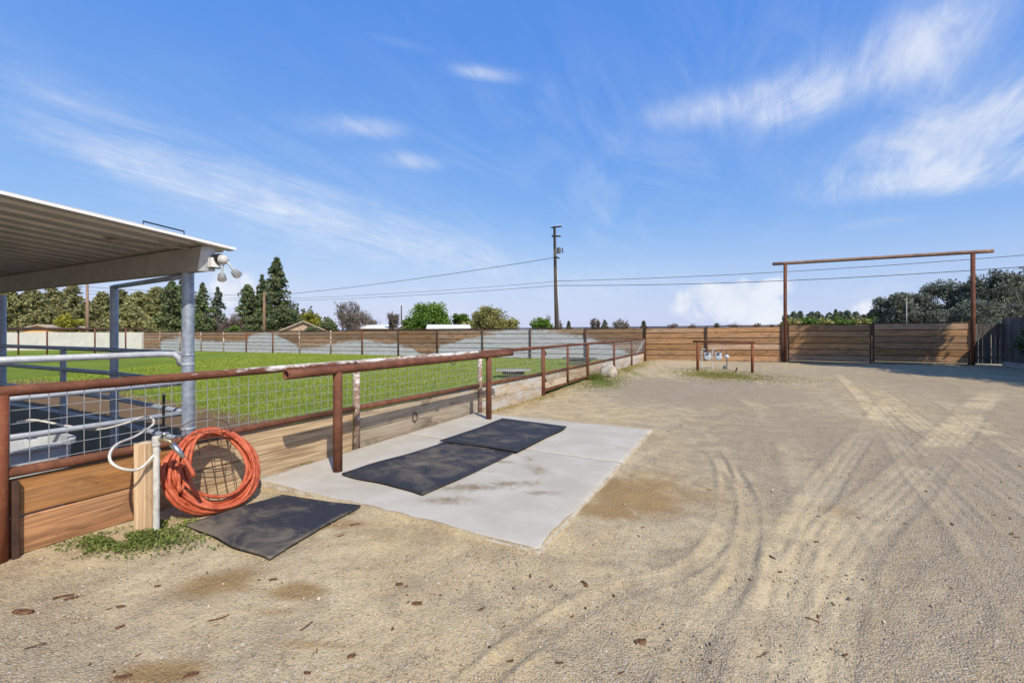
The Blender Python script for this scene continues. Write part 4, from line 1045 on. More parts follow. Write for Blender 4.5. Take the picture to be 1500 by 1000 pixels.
# ------------------------------------------------------------------ poles, cables, wall, houses
GZ = -.55
def pole(u, vtop, d, r, label, mt='wood_pole', lean=(0, 0), detail=False):
    p = PD(u, HOR, d); p.z = GZ; top = PD(u, vtop, d) + Vector((lean[0], lean[1], 0))
    root = thing('utility_pole', p, label, 'utility pole')
    MB().tube([p, (p + top) / 2, top], [r, r * .85, r * .65], 12).build('shaft', mt, root, True)
    return root, p, top
root, PB, PT = pole(816, 333, 41, .19, 'tall dark utility pole with a transformer behind the board fence', lean=(-.25, 0))
cr = Vector((CA, SA, 0)); fw = Vector((-SA, CA, 0))
def on(v): 
    f_ = (484.5 - v) / FPX * 41 + 1.5; tt = (f_ - PB.z) / (PT.z - PB.z); q_ = PB + (PT - PB) * tt; q_.z = f_; return q_
arm = (cr * .75 - fw * 1.4).normalized()
for v, L, nm in ((333.5, .95, 'crossarm'), (347, .8, 'crossarm'), (378, .55, 'crossarm')):
    c = on(v) - fw * .2
    MB().obox(c - arm * L * (.6 if v != 378 else .1) + Vector((0, 0, .12)), c + arm * L * 1.1 - Vector((0, 0, .12)), .1, .12).build(nm, 'wood_pole', root)
    if v < 370:
        for k in (-.5, .2, .6, 1.0): MB().lathe(c + arm * L * k + Vector((0, 0, .06 - .12 * k)), [(.03, 0), (.06, .06), (.03, .14)], 8).build('insulator', 'meter_grey', root, True)
tc = on(367) + cr * .34 - fw * .1
MB().lathe(tc - Vector((0, 0, .26)), [(.14, 0), (.18, .03), (.18, .48), (.13, .54)], 14).build('transformer', 'meter_dark', root, True)
MB().lathe(tc + cr * .33 - Vector((0, 0, .22)), [(.05, 0), (.07, .04), (.07, .42), (.05, .46)], 10).build('fuse_cutout', 'meter_dark', root, True)
MB().tube([on(395) + cr * .13, PB + cr * .22 + Vector((0, 0, 2))], .05, 8).build('conduit', 'meter_grey', root, True)
pole(387, 428, 58, .20, 'brown utility pole in front of the tallest dark conifer', 'wood_pole_orange')
_, pl, ptl = pole(128, 412, 50, .17, 'brown utility pole standing among the olive conifers', 'wood_pole_orange')
pole(588, 447, 85, .16, 'thin distant utility pole beside the bright green tree')
pole(1328, 436, 48, .06, 'thin grey pole in front of the dark oak trees', 'wood_grey')
def cable(pts, label, r=.022, sag=.0):
    P_ = []
    for a, b_ in zip(pts[:-1], pts[1:]):
        for i in range(14):
            s_ = i / 14; q_ = a + (b_ - a) * s_; q_ = q_ - Vector((0, 0, sag * 4 * s_ * (1 - s_))); P_.append(q_)
    P_.append(pts[-1])
    tag(MB().tube(P_, r, 5).build('utility_cable', 'cable', None, True), label, 'cable', 'cables strung from the utility poles')
L1, L2 = PD(387, 434, 58), PD(387, 441, 58)
L3 = PD(387, 438, 58)
far = PD(-120, 400, 52)
cable([PD(1640, 362, 28.5), on(411.5)], 'upper of two long cables passing under the crossbeam of the arch', .02, .35)
cable([PD(1640, 380, 28.5), on(418)], 'lower of two long cables passing through the arch', .024, .45)
cable([on(377), L1, far], 'cable sloping down from high on the tall pole to the brown pole', .024, .3)
cable([on(412), L3, PD(-120, 408, 52)], 'thin cable leaving the tall pole halfway up towards the brown pole', .016, .25)
cable([on(418), L2, PD(-120, 414, 52)], 'lowest cable from the tall pole towards the brown pole', .018, .25)
# splice sleeve on the lower cable
def wall():
    a = WX(211) ; A = Vector((a - .1, fence_y(a) + .05, 0)); B = PD(-30, HOR, 45); B.z = 0
    r = thing('block_wall', A, 'pale block wall beyond the stock rails at the end of the plank fence', 'wall')
    d = (B - A); L = d.length; d.normalize(); n = 14; nz = 7; z0 = -.6; z1 = 1.36; up = Vector((0, 0, 1))
    bl = MB().obox(Vector((0, 0, 0)), Vector((L / n - .012, 0, 0)), .2, (z1 - z0) / nz - .012, ch=.006)
    me = None; ang = math.atan2(d.y, d.x)
    for j in range(nz):
        off = .5 if j % 2 else 0
        for i in range(n + (1 if off else 0)):
            s0 = max(0, (i - off) * L / n); s1 = min(L, (i - off + 1) * L / n)
            MB().obox(A + d * (s0 + .006) + up * (z0 + (z1 - z0) * (j + .5) / nz), A + d * (s1 - .006) + up * (z0 + (z1 - z0) * (j + .5) / nz), .2, (z1 - z0) / nz - .010, ch=.005).build('block', 'block_wall', r)
    MB().obox(A + d * .01 + up * (z0 - .02), B + up * (z0 - .02), .15, .02).build('footing', 'block_wall', r)
    MB().obox(A + d * .02 + up * ((z0 + z1) / 2), B - d * .02 + up * ((z0 + z1) / 2), .185, z1 - z0 - .02).build('mortar', 'block_wall', r)
    # dark pipe fence with a ribbed shade roof edge in front of it
    f = thing('corral_fence', PD(100, HOR, 34), 'distant dark pipe corral rail in front of the pale block wall', 'fence')
    a_, b_ = PD(212, 482, 36), PD(-20, 482, 34)
    MB().tube([a_, b_], .09, 8).build('rail', 'rust_dark', f, True)
    MB().tube([a_ - Vector((0, 0, .0)) + fw * .3, b_ + fw * .3 + Vector((0, 0, .12))], .05, 8).build('rail', 'rust_dark', f, True)
    for u in (27, 69, 139, 184):
        d_ = 34.6; p = PD(u, 482, d_ if u < 200 else 36)
        MB().tube([(p.x, p.y, -.5), (p.x, p.y, p.z)], .055, 8).build('post', 'rust', f, True)
wall()
def house(u, vr, ve, d, w, dep, label, wallm, roofm, ridge='across', rot=0.0, win=2):
    """gabled house: vr/ve are the photo rows of ridge and eave, w and dep its plan size"""
    c = PD(u, HOR, d); zr = PD(u, vr, d).z; ze = PD(u, ve, d).z
    r = thing('house', (c.x, c.y, GZ), label, 'house')
    ca, sa = math.cos(YAW + rot), math.sin(YAW + rot)
    def W_(x, y, z): return Vector((c.x + x * ca - y * sa, c.y + x * sa + y * ca, z))
    a, b_ = w / 2, dep / 2
    wl = MB().add([W_(x, y, z) for z in (GZ, ze) for (x, y) in ((-a, -b_), (a, -b_), (a, b_), (-a, b_))], [(0, 1, 5, 4), (1, 2, 6, 5), (2, 3, 7, 6), (3, 0, 4, 7)])
    if ridge == 'across': wl.add([W_(-a, -b_, ze), W_(-a, b_, ze), W_(-a, 0, zr - .05), W_(a, -b_, ze), W_(a, b_, ze), W_(a, 0, zr - .05)], [(0, 2, 1), (3, 4, 5)])
    else: wl.add([W_(-a, -b_, ze), W_(a, -b_, ze), W_(0, -b_, zr - .05), W_(-a, b_, ze), W_(a, b_, ze), W_(0, b_, zr - .05)], [(0, 1, 2), (3, 5, 4)])
    wl.build('wall', wallm, r)
    e = .4; m = MB()
    for sgn in (-1, 1):
        if ridge == 'across': P_ = [W_(-a - e, sgn * (b_ + e), ze - .12), W_(a + e, sgn * (b_ + e), ze - .12), W_(a + e, 0, zr), W_(-a - e, 0, zr)]
        else: P_ = [W_(sgn * (a + e), -b_ - e, ze - .12), W_(sgn * (a + e), b_ + e, ze - .12), W_(0, b_ + e, zr), W_(0, -b_ - e, zr)]
        Q = [p + Vector((0, 0, .14)) for p in P_]
        m.add(P_ + Q, [(0, 1, 2, 3), (7, 6, 5, 4), (0, 4, 5, 1), (1, 5, 6, 2), (2, 6, 7, 3), (3, 7, 4, 0)])
    m.build('roof', roofm, r)
    for i in range(win):
        x = -a + w * (i + .5) / win; zc = GZ + (ze - GZ) * .58
        f_ = MB().obox(W_(x - .6, -b_ - .02, zc), W_(x + .6, -b_ - .02, zc), .08, 1.1).build('window', 'white_plastic', r)
        MB().obox(W_(x - .52, -b_ - .065, zc), W_(x + .52, -b_ - .065, zc), .02, .95).build('pane', 'stain_glass', f_)
house(441, 472, 488, 62, 6.5, 8, 'tan gabled house roof rising behind the plank fence', 'house_tan', 'roof_tan', 'along', .5)
house(560, 476.8, 480.5, 75, 6.0, 6, 'white low roof behind the bare grey trees', 'house_tan', 'roof_white')
house(657, 476.8, 480.8, 62, 5.0, 6, 'white low roof behind the fence in front of the bright green tree', 'house_tan', 'roof_white', 'across', .15)
house(84, 477, 482, 60, 4.2, 5, 'low orange stucco house with tan roof beyond the block wall', 'house_orange', 'roof_tan', 'along', .1, 4)
house(1225, 472, 477.5, 110, 16, 8, 'low pale house far behind the tall gate', 'house_tan', 'roof_tan', 'across', .2, 4)

# ------------------------------------------------------------------ trees
def leaves(C, size, rng, flat=0.0, elong=1.6, lv=None):
    """quads of random attitude at points C (n,3)"""
    n = len(C); size = np.broadcast_to(size, (n,)) * rng.uniform(.6, 1.35, n)
    a = rng.normal(size=(n, 3)); a[:, 2] *= (1 - flat); a /= np.linalg.norm(a, axis=1)[:, None] + 1e-9
    b_ = rng.normal(size=(n, 3)); b_ -= a * (a * b_).sum(1)[:, None]; b_ /= np.linalg.norm(b_, axis=1)[:, None] + 1e-9
    a = a * (size * elong / 2)[:, None]; b_ = b_ * (size / 2)[:, None]
    V = np.stack([C - a, C + b_ * .9 - a * .1, C + a, C - b_ * .9 - a * .1], 1).reshape(-1, 3)
    F = np.arange(n * 4).reshape(n, 4)
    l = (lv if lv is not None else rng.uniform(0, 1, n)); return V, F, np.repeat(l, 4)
def limb_tree(rng, base, hgt, spread, levels=3, nkids=4, r0=.15, upness=.55, start=.3):
    """recursive limbs: list of (points, radii) and the outer tips"""
    limbs = []; tips = []
    def grow(p, d, L, r, lev):
        pts = [p]; n = 5; q_ = p.copy(); dd = d.copy()
        for i in range(n):
            dd = (dd + Vector(rng.normal(size=3) * .16) + Vector((0, 0, .05))).normalized(); q_ = q_ + dd * (L / n); pts.append(q_.copy())
        limbs.append((pts, list(np.linspace(r, r * .45, n + 1)), lev))
        if lev >= levels: tips.append(pts[-1]); tips.append(pts[-2]); return
        k = nkids if lev else nkids + 2
        for j in range(k):
            s_ = (start if lev == 0 else .25) + (1 - (start if lev == 0 else .25)) * (j + .6) / k; i0 = min(int(s_ * n), n - 1); pp = pts[i0] + (pts[i0 + 1] - pts[i0]) * (s_ * n - i0)
            an = rng.uniform(0, 2 * math.pi) if lev else j * 2.4 + rng.uniform(-.4, .4)
            out = Vector((math.cos(an), math.sin(an), 0))
            dn = (dd * .35 + out * spread + Vector((0, 0, upness * rng.uniform(.4, 1.3)))).normalized()
            grow(pp, dn, L * rng.uniform(.5, .72), r * .55, lev + 1)
        tips.append(pts[-1])
    grow(Vector(base), Vector((0, 0, 1)), hgt, r0, 0); return limbs, tips
def finish_tree(root, limbs, crown, leafm, trunkm, nseg=6, min_lev=9):
    m = MB()
    for pts, rs, lev in limbs:
        if lev <= min_lev: m.tube(pts, rs, nseg if lev == 0 else 4, False)
    m.build('trunk', trunkm, root, True)
    if crown: 
        V, F, l = crown; np_mesh('crown', V, F, leafm, root, lv=l)
def local(root): return Vector(root.location)
def conifer(u, vtop, rpx, d, label, leafm='leaf_olive', seed=0, dens=1.0, base_v=None, droop=.25, bushy=.5, group=None, bare=.06):
    rng = np.random.default_rng(seed + 500 + int(u)); p = PD(u, HOR, d); p.z = GZ; H = PD(u, vtop, d).z - GZ; rad = rpx / FPX * d
    root = thing('conifer_tree', p, label, 'tree', group)
    limbs = [([p + Vector((0, 0, H * s_)) for s_ in np.linspace(0, .97, 8)], list(np.linspace(H * .022, .02, 8)), 0)]
    C = []; LV = []; z = bare * H; lev = 0
    leaf = max(.13, d * .0034)
    while z < H * .985:
        f_ = (z / H - bare) / (1 - bare)
        prof = (1 - f_) ** (.75 if bushy < .6 else .55) * (1 - .35 * max(0, .15 - f_) / .15) + .03
        nb = int(rng.integers(6, 10))
        for k in range(nb):
            an = rng.uniform(0, 2 * math.pi); L = rad * prof * rng.uniform(.50, 1.28)
            if rng.uniform() < .10: L *= 1.25
            npt = max(3, int(L / leaf * 4.2 * dens))
            tt = rng.uniform(.12, 1, npt) ** .8
            rise = rng.uniform(-.05, .28)
            zz_ = z + L * (rise * tt - droop * tt * tt) + rng.normal(0, .10 * L * (1 - tt * .4) + .03, npt)
            wdt = .17 * L * (1.1 - tt)
            rr = L * tt; off = rng.normal(0, 1, npt) * wdt
            C.append(np.stack([p.x + rr * math.cos(an) - off * math.sin(an), p.y + rr * math.sin(an) + off * math.cos(an), GZ + zz_], 1))
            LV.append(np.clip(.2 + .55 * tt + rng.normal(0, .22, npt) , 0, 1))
            if k % 3 == 0: limbs.append(([p + Vector((0, 0, z)), p + Vector((L * .8 * math.cos(an), L * .8 * math.sin(an), z + L * (rise - droop) * .6))], [H * .006, .01], 1))
        z += H * rng.uniform(.024, .044) * (.6 + .6 * (1 - f_)); lev += 1
    C.append(np.stack([np.full(14, p.x) + rng.normal(0, .03 * rad, 14), np.full(14, p.y) + rng.normal(0, .03 * rad, 14), GZ + H * rng.uniform(.93, 1.0, 14)], 1)); LV.append(rng.uniform(.3, .8, 14))
    C = np.concatenate(C); finish_tree(root, limbs, leaves(C, leaf, rng, .3, 1.9, np.concatenate(LV)), leafm, 'trunk')
    return root
def broad(u, vtop, rpx, d, label, leafm='leaf_green', seed=0, n=9000, trunkm='trunk', name='broadleaf_tree', cat='tree', group=None, zsq=1.0, start=.25, leafk=.0034, clump=.16, gap=.0, pos=None, hgt=None, rad=None):
    rng = np.random.default_rng(seed + 500 + int(u))
    p = PD(u, HOR, d) if pos is None else Vector(pos)
    if pos is None: p.z = GZ
    H = (PD(u, vtop, d).z - GZ) if hgt is None else hgt; rad = rpx / FPX * d if rad is None else rad
    root = thing(name, p, label, cat, group)
    limbs, tips = limb_tree(rng, p, H * .62, .8, 2, 4, H * .028, .5, start)
    # squeeze the limb tips into the crown's ellipsoid so that the outline has the photographed size
    T = np.array([tuple(x) for x in tips]); c = np.array([p.x, p.y, p.z + H * .58]); ax = np.array([rad, rad, H * .42])
    q_ = (T - c) / ax; ln = np.linalg.norm(q_, axis=1); q_ = np.where((ln > .8)[:, None], q_ / ln[:, None] * (.8 * rng.uniform(.8, 1.05, len(T)))[:, None], q_)
    extra = rng.normal(size=(len(T) // 2 + 14, 3)); extra /= np.linalg.norm(extra, axis=1)[:, None]; extra *= rng.uniform(.45, .9, len(extra))[:, None]; extra[:, 2] = extra[:, 2] * .9
    q_ = np.concatenate([q_, extra]); T = c + q_ * ax
    cs = clump * rad * rng.uniform(.6, 1.5, len(T)); w = cs ** 2; idx = rng.choice(len(T), n, p=w / w.sum())
    g = rng.normal(size=(n, 3)); g /= np.linalg.norm(g, axis=1)[:, None]; g *= (rng.uniform(0, 1, n) ** .45 * 1.6)[:, None]
    C = T[idx] + g * cs[idx][:, None] * np.array([1, 1, .8])
    cl = rng.uniform(-.25, .25, len(T))
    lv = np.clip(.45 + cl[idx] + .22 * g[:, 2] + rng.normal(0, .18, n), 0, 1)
    keep = C[:, 2] > p.z + .15; C = C[keep]; lv = lv[keep]
    leaf = max(.10, d * leafk)
    for i in range(0, len(T), 3):                       # twigs reaching into the clumps
        k = tips[i % len(tips)]; tt = Vector(T[i]); limbs.append(([p + (k - p) * .55, tt], [H * .006, .015], 2))
    cc = Vector(tuple(c))
    def sq(v):
        q1 = Vector(((v.x - cc.x) / ax[0], (v.y - cc.y) / ax[1], (v.z - cc.z) / ax[2])); l1 = q1.length
        if l1 > .72 and v.z > cc.z - ax[2] * .5: q1 = q1 * (.72 / l1)
        return Vector((cc.x + q1.x * ax[0], cc.y + q1.y * ax[1], cc.z + q1.z * ax[2]))
    limbs = [([sq(v) for v in l[0]], l[1], l[2]) for l in limbs]
    finish_tree(root, limbs, leaves(C, leaf, rng, 0, 1.5, lv), leafm, trunkm)
    return root
def bare_tree(u, vtop, rpx, d, label, seed=0, haze=900, leafm='leaf_grey', name='bare_tree', trunkm='trunk', group=None, nk=5):
    rng = np.random.default_rng(seed + 500 + int(u)); p = PD(u, HOR, d); p.z = GZ; H = PD(u, vtop, d).z - GZ; rad = rpx / FPX * d
    root = thing(name, p, label, 'tree', group)
    limbs, tips = limb_tree(rng, p, H * .55, .55, 3, nk, H * .02, .85, .2)
    # scale limbs into the envelope
    allp = np.array([tuple(x) for l in limbs for x in l[0]]); mz = allp[:, 2].max() - p.z; mr = np.percentile(np.hypot(allp[:, 0] - p.x, allp[:, 1] - p.y), 97)
    sx, sz = rad / mr, H / mz
    L2_ = []
    for pts, rs, lev in limbs:
        L2_.append(([Vector((p.x + (q_.x - p.x) * sx, p.y + (q_.y - p.y) * sx, p.z + (q_.z - p.z) * sz)) for q_ in pts], [max(x, .012 + d * .00012) for x in rs], lev))
    T = np.array([tuple(l[0][-1]) for l in L2_ if l[2] >= 2])
    C = T[rng.integers(0, len(T), haze)] + rng.normal(0, .06 * rad + .05, (haze, 3))
    finish_tree(root, L2_, leaves(C, max(.05, d * .0013), rng, 0, 3.2), leafm, trunkm)
    return root
GC = 'olive conifers beyond the block wall'
OC = 'shaggy olive conifer in the row beyond the block wall'
for i, (u, vt, r, d) in enumerate([(16, 428, 30, 66), (46, 427, 30, 70), (78, 424, 19, 78), (107, 420, 20, 74), (150, 431, 24, 72), (178, 428, 24, 78), (203, 431, 27, 70), (230, 424, 26, 74), (-30, 425, 32, 66), (128, 446, 24, 66), (65, 455, 26, 62), (190, 452, 28, 63)]):
    conifer(u, vt - 4, r * 1.35, d, OC, 'leaf_olive', 10 + i, 1.0, bushy=.75, group=GC, bare=.02)
broad(101, 456, 17, 60, 'small yellow-green tree in front of the olive conifers', 'leaf_yellow', 3, 3000)
conifer(252, 411, 27, 72, 'bushy dark conifer right behind the shelter post', 'leaf_conifer', 3, .9, bushy=.8)
conifer(270, 403, 24, 80, 'dark conifer whose pointed top stands over the shelter post', 'leaf_conifer', 5, .9, bushy=.7)
conifer(297, 414, 19, 74, 'dark slim conifer just beyond the shelter post', 'leaf_conifer', 4, 1.0)
conifer(319, 420, 14, 82, 'slim blue-green conifer with bare stem above the purple shrub', 'leaf_blue', 6, 1.0, bare=.2)
broad(293, 458, 24, 66, 'low dark evergreen bush at the foot of the slim conifer', 'leaf_conifer', 8, 3500, name='evergreen_bush', cat='bush')
bare_tree(325, 462, 15, 68, 'tan leafless shrub between the dark conifers', 2, 900, 'leaf_grey')
bare_tree(343, 459, 17, 64, 'purple budding shrub between the dark conifers', 3, 2600, 'leaf_purple')
broad(340, 477, 14, 56, 'low bright green bush peeking over the plank fence', 'leaf_green', 8, 1200, name='green_bush', cat='bush')
conifer(363, 416, 23, 68, 'broad yellowish conifer left of the brown utility pole', 'leaf_conifer', 7, 1.1, bushy=.7)
conifer(384, 402, 17, 76, 'narrow conifer directly behind the brown utility pole', 'leaf_conifer', 9, 1.1)
conifer(405, 375, 31, 66, 'tallest dark green conifer standing over the plank fence', 'leaf_conifer', 2, 1.35, bushy=.5)
broad(420, 446, 27, 60, 'dense dark shrub around the foot of the tallest conifer', 'leaf_conifer', 12, 5200, name='evergreen_bush', cat='bush')
broad(385, 456, 22, 60, 'dense dark shrub behind the foot of the brown utility pole', 'leaf_conifer', 13, 3800, name='evergreen_bush', cat='bush')
for u, vt in ((433, 445), (443, 446), (454, 444)): broad(u, vt, 6.5, 120, 'far grey-green gum tree above the round yellow tree', 'leaf_oak', 3, 900, trunkm='trunk_pale', group='far gum trees')
broad(452, 455, 22, 70, 'round yellow-green tree behind the tan gabled roof', 'leaf_yellow', 4, 4500)
broad(481, 461, 13, 66, 'small dark bush beside the tan gabled roof', 'leaf_conifer', 6, 2200, name='dark_bush', cat='bush')
broad(455, 476, 11, 58, 'clipped dark shrub in front of the tan gabled house', 'leaf_conifer', 7, 1200, name='dark_bush', cat='bush')
bare_tree(502, 441, 20, 68, 'leafless grey tree with a forked dead top', 4, 700)
bare_tree(519, 441, 16, 74, 'taller leafless grey tree next to the forked one', 5, 700)
bare_tree(512, 455, 24, 64, 'thick grey leafless thicket tree under the forked tops', 6, 2600, nk=6)
bare_tree(545, 457, 18, 76, 'twiggy brown leafless tree beside the grey ones', 7, 2200, nk=6)
bare_tree(571, 457, 14, 72, 'brown rounded leafless tree near the thin pole', 8, 2600, 'leaf_grey', nk=6)
broad(628, 443, 31, 66, 'bright green rounded tree behind the white roof', 'leaf_green', 5, 9000, clump=.2)
broad(603, 462, 14, 64, 'bright green bush beside the rounded green tree', 'leaf_green', 6, 2200)
broad(675, 457, 15, 72, 'smaller bright green tree next to the olive willow', 'leaf_green', 7, 3400)
broad(720, 444, 30, 64, 'airy olive willow tree behind the whitewashed boards', 'leaf_willow', 8, 6500, clump=.15, leafk=.0027)
broad(745, 463, 17, 66, 'low olive willow spreading beside the airy one', 'leaf_willow', 9, 2200, clump=.17)
broad(693, 464, 16, 70, 'grey-olive scrub tree at the willow foot', 'leaf_willow', 19, 1800, clump=.18)
broad(793, 465, 20, 66, 'low green tree just left of the tall utility pole', 'leaf_green', 10, 3600)
bare_tree(797, 459, 12, 90, 'thin leafless tree over the low green tree', 9, 120)
for i, (u, vt, r) in enumerate([(822, 469, 5), (833, 469, 5), (868, 466, 5), (876, 468, 6), (886, 467, 8), (902, 466, 11), (915, 468, 8), (943, 468, 7), (985, 474, 9), (1010, 474, 8), (1050, 472, 9), (1083, 474, 12), (1110, 473, 9), (1130, 474, 9)]):
    if i % 3 == 1: conifer(u, vt + 2, r * 1.0, 150, 'tiny far dark tree on the horizon beyond the plank fence', 'leaf_blue', i, .8, group='far trees on the horizon')
    else: bare_tree(u, vt, r, 150, 'tiny far leafless tree on the horizon beyond the plank fence', i, 500, group='far leafless trees on the horizon')
for i in range(13):
    u = 1152 + i * 11 + random.uniform(-4, 4)
    conifer(u, random.uniform(454, 462), random.uniform(11, 15), 125, 'far grey-green conifer seen over the wooden gate', 'leaf_blue', 40 + i, .8, bushy=.8, group='far conifers over the gate')
conifer(1224, 453, 9, 110, 'dark pointed conifer rising above the row over the gate', 'leaf_conifer', 33, .9)
broad(1254, 456, 9, 105, 'round dark tree over the middle of the gate', 'leaf_oak', 34, 1600)
for i, (u, vt, r) in enumerate([(1160, 464, 17), (1185, 461, 18), (1205, 462, 17), (1232, 464, 16), (1256, 463, 16), (1284, 460, 14)]):
    broad(u, vt, r, 90, 'low yellow-green tree in the hedge row behind the gate', 'leaf_green' if i % 2 else 'leaf_willow', 50 + i, 1700, group='low trees behind the gate')
OG = 'dark oaks behind the gate'
for i, (u, vt, r, d, n) in enumerate([(1312, 420, 28, 52, 7500), (1345, 424, 30, 55, 6500), (1398, 395, 44, 56, 12000), (1450, 388, 42, 52, 12000), (1500, 386, 44, 56, 10000), (1420, 440, 45, 48, 8000), (1480, 440, 42, 48, 7000), (1355, 450, 30, 48, 4500)]):
    broad(u, vt, r, d, ['dark oak with pale limbs at the left end of the clump behind the gate', 'dark oak with a rounded low crown behind the gate', 'broad dark oak behind the gate right of the low-crowned one', 'tall dark oak rising behind the right arch post', 'tall dark oak beyond the picket gate', 'low dense oak beneath the broad oak', 'low dense oak behind the picket gate', 'small shadowy oak behind the thin grey pole'][i], 'leaf_oak', 60 + i, n, trunkm='trunk_pale', group=OG, clump=.15, start=.2)
# pale bare limbs seen in the oaks
for (pix, d) in (([(1340, 442), (1341, 450), (1347, 455), (1351, 460)], 44), ([(1366, 465), (1369, 455), (1375, 452)], 44), ([(1452, 470), (1455, 440), (1464, 425)], 45), ([(1480, 470), (1477, 452), (1466, 446)], 45)):
    b0 = PD(pix[0][0], HOR, d); b0.z = GZ
    P_ = spline([PD(u, v, d) for u, v in pix], 4)
# tree in the neighbour's yard, beyond the picket fence: it shades the gate
broad(0, 0, 0, 20, 'tall slender tree in the next yard beyond the picket fence', 'leaf_oak', 77, 26000, pos=(10.7, 20.4, GZ), hgt=13.2, rad=1.45, leafk=.007, clump=.34)
broad(0, 0, 0, 20, 'round leafy tree in the next yard beside the slender tree', 'leaf_oak', 78, 18000, pos=(10.9, 17.9, GZ), hgt=8.0, rad=1.9, leafk=.007, clump=.26)
broad(0, 0, 0, 20, 'wide leafy tree in the next yard beyond the round one', 'leaf_oak', 79, 15000, pos=(12.2, 15.2, GZ), hgt=7.2, rad=2.3, leafk=.007, clump=.26)
broad(0, 0, 0, 16, 'ivy bush hanging over the dark picket fence', 'leaf_conifer', 79, 2600, pos=(9.35, 23.05, .1), hgt=1.75, rad=.42, leafk=.0045, clump=.25, name='ivy_bush', cat='bush')

# ------------------------------------------------------------------ grass, weeds, gravel and bark
def blades(name, X, Y, Z, hgt, wid, mat, label, lean=.5, cat='grass'):
    n = len(X); an = RNG.uniform(0, 2 * math.pi, n); la = RNG.uniform(0, 2 * math.pi, n); h_ = hgt * RNG.uniform(.5, 1.3, n); w = wid * RNG.uniform(.7, 1.3, n)
    P_ = np.stack([X, Y, Z - .004], 1); s_ = np.stack([np.cos(an) * w, np.sin(an) * w, 0 * w], 1)
    tip = P_ + np.stack([np.cos(la) * h_ * lean * RNG.uniform(.2, 1, n), np.sin(la) * h_ * lean * RNG.uniform(.2, 1, n), h_], 1)
    V = np.stack([P_ - s_, P_ + s_, tip], 1).reshape(-1, 3)
    o = np_mesh(name, V, np.arange(n * 3).reshape(n, 3), mat, lv=np.repeat(RNG.uniform(0, 1, n), 3))
    return tag(o, label, cat, kind='stuff')
def turf_blades():
    n = 230000
    Y = 2.6 + RNG.uniform(0, 1, n) ** 1.7 * 20; X = FX - .08 - RNG.uniform(0, 1, n) ** 1.5 * (14 + Y * .6)
    dirt = sstep(5.6, 4.2, Y + .10 * (X + 6)) * sstep(-26, -17, X)
    thin = vnoise(X * .9, Y * .9, 61) * .6 + vnoise(X * 2.7, Y * 2.7, 62) * .4
    keep = (RNG.uniform(0, 1, n) > dirt * 1.05) & (thin > RNG.uniform(.12, .5, n))
    X, Y = X[keep], Y[keep]
    dd = np.hypot(X, Y)
    Z = az(X) + .03 * (vnoise(X * .7, Y * .7, 31) - .5) + .02 * (vnoise(X * 3, Y * 3, 32) - .5)
    blades('grass', X, Y, Z, .035 + .0012 * dd, .0022 + .00042 * dd, 'blade', 'short green grass blades growing on the arena turf', .7)
turf_blades()
def weed_patch(cx, cy, rx, ry, n, hgt, mat, label, ang=0.0, round_leaf=True, zf=G):
    a = RNG.normal(size=(n, 2)) * .5; x = a[:, 0] * rx; y = a[:, 1] * ry
    X = cx + x * math.cos(ang) - y * math.sin(ang); Y = cy + x * math.sin(ang) + y * math.cos(ang)
    m_ = X > FX + .02; X, Y = X[m_], Y[m_]; a = a[m_]; n = len(X)
    cl = vnoise(X * 9, Y * 9, 71); k = cl > .3; X, Y, a = X[k], Y[k], a[k]; n = len(X)
    Z = gz(X, Y)
    if round_leaf:
        Zh = Z + .008 + hgt * RNG.uniform(0, 1, n) * np.exp(-(a ** 2).sum(1)) * (.4 + cl[k])
        V, F, l = leaves(np.stack([X, Y, Zh], 1), .014, RNG, .55, 1.6)
        tag(np_mesh('weeds', V, F, mat, lv=l), label, 'weeds', kind='stuff')
    else: blades('weeds', X, Y, Z, hgt, .006, mat, label, .8, 'weeds')
c = PZ(205, 790, 0); weed_patch(c.x + .02, c.y - .05, .44, .17, 3000, .06, 'leaf_weed', 'low green weeds round the foot of the timber post', YAW)
c = PZ(245, 772, 0); weed_patch(c.x, c.y, .24, .12, 900, .05, 'leaf_weed', 'low green weeds below the orange hose', YAW)
c = PZ(446, 684, 0); weed_patch(FX + .07, c.y + .02, .07, .18, 260, .06, 'leaf_weed', 'small weed tuft in the gap between pad and boards')
c = PZ(1052, 549, 0); weed_patch(c.x, c.y, 1.6, 2.2, 7500, .06, 'leaf_dry', 'yellow-green weeds under the gas meter guard', YAW, False)
c = PZ(1165, 553, 0); weed_patch(c.x, c.y, 1.0, 2.0, 1200, .03, 'leaf_dry', 'sparse yellow-green weeds between the meters and the gate', YAW, False)
c = PZ(883, 558, 0); weed_patch(c.x, c.y, .7, 2.2, 4200, .045, 'leaf_weed', 'green weeds in front of the boulder', 0, False)
weed_patch(FX + .3, 17.5, .5, 5.5, 2600, .07, 'leaf_dry', 'weeds along the foot of the pipe fence past the boulder', 0, False)
weed_patch(FX + .12, 9.0, .25, 2.2, 700, .05, 'leaf_dry', 'dry weeds along the foot of the whitewashed boards', 0, False)
c = PX(872, 542, FX + .22); weed_patch(c.x, c.y, .2, .3, 700, .22, 'leaf_weed', 'tall grass between the boulder and the gate post', 0, False)
def in_pad(X, Y, e=.0): return (X > PAD[0]) & (X < PAD[1] + e) & (Y > PAD[2] - e) & (Y < PAD[3] + e)
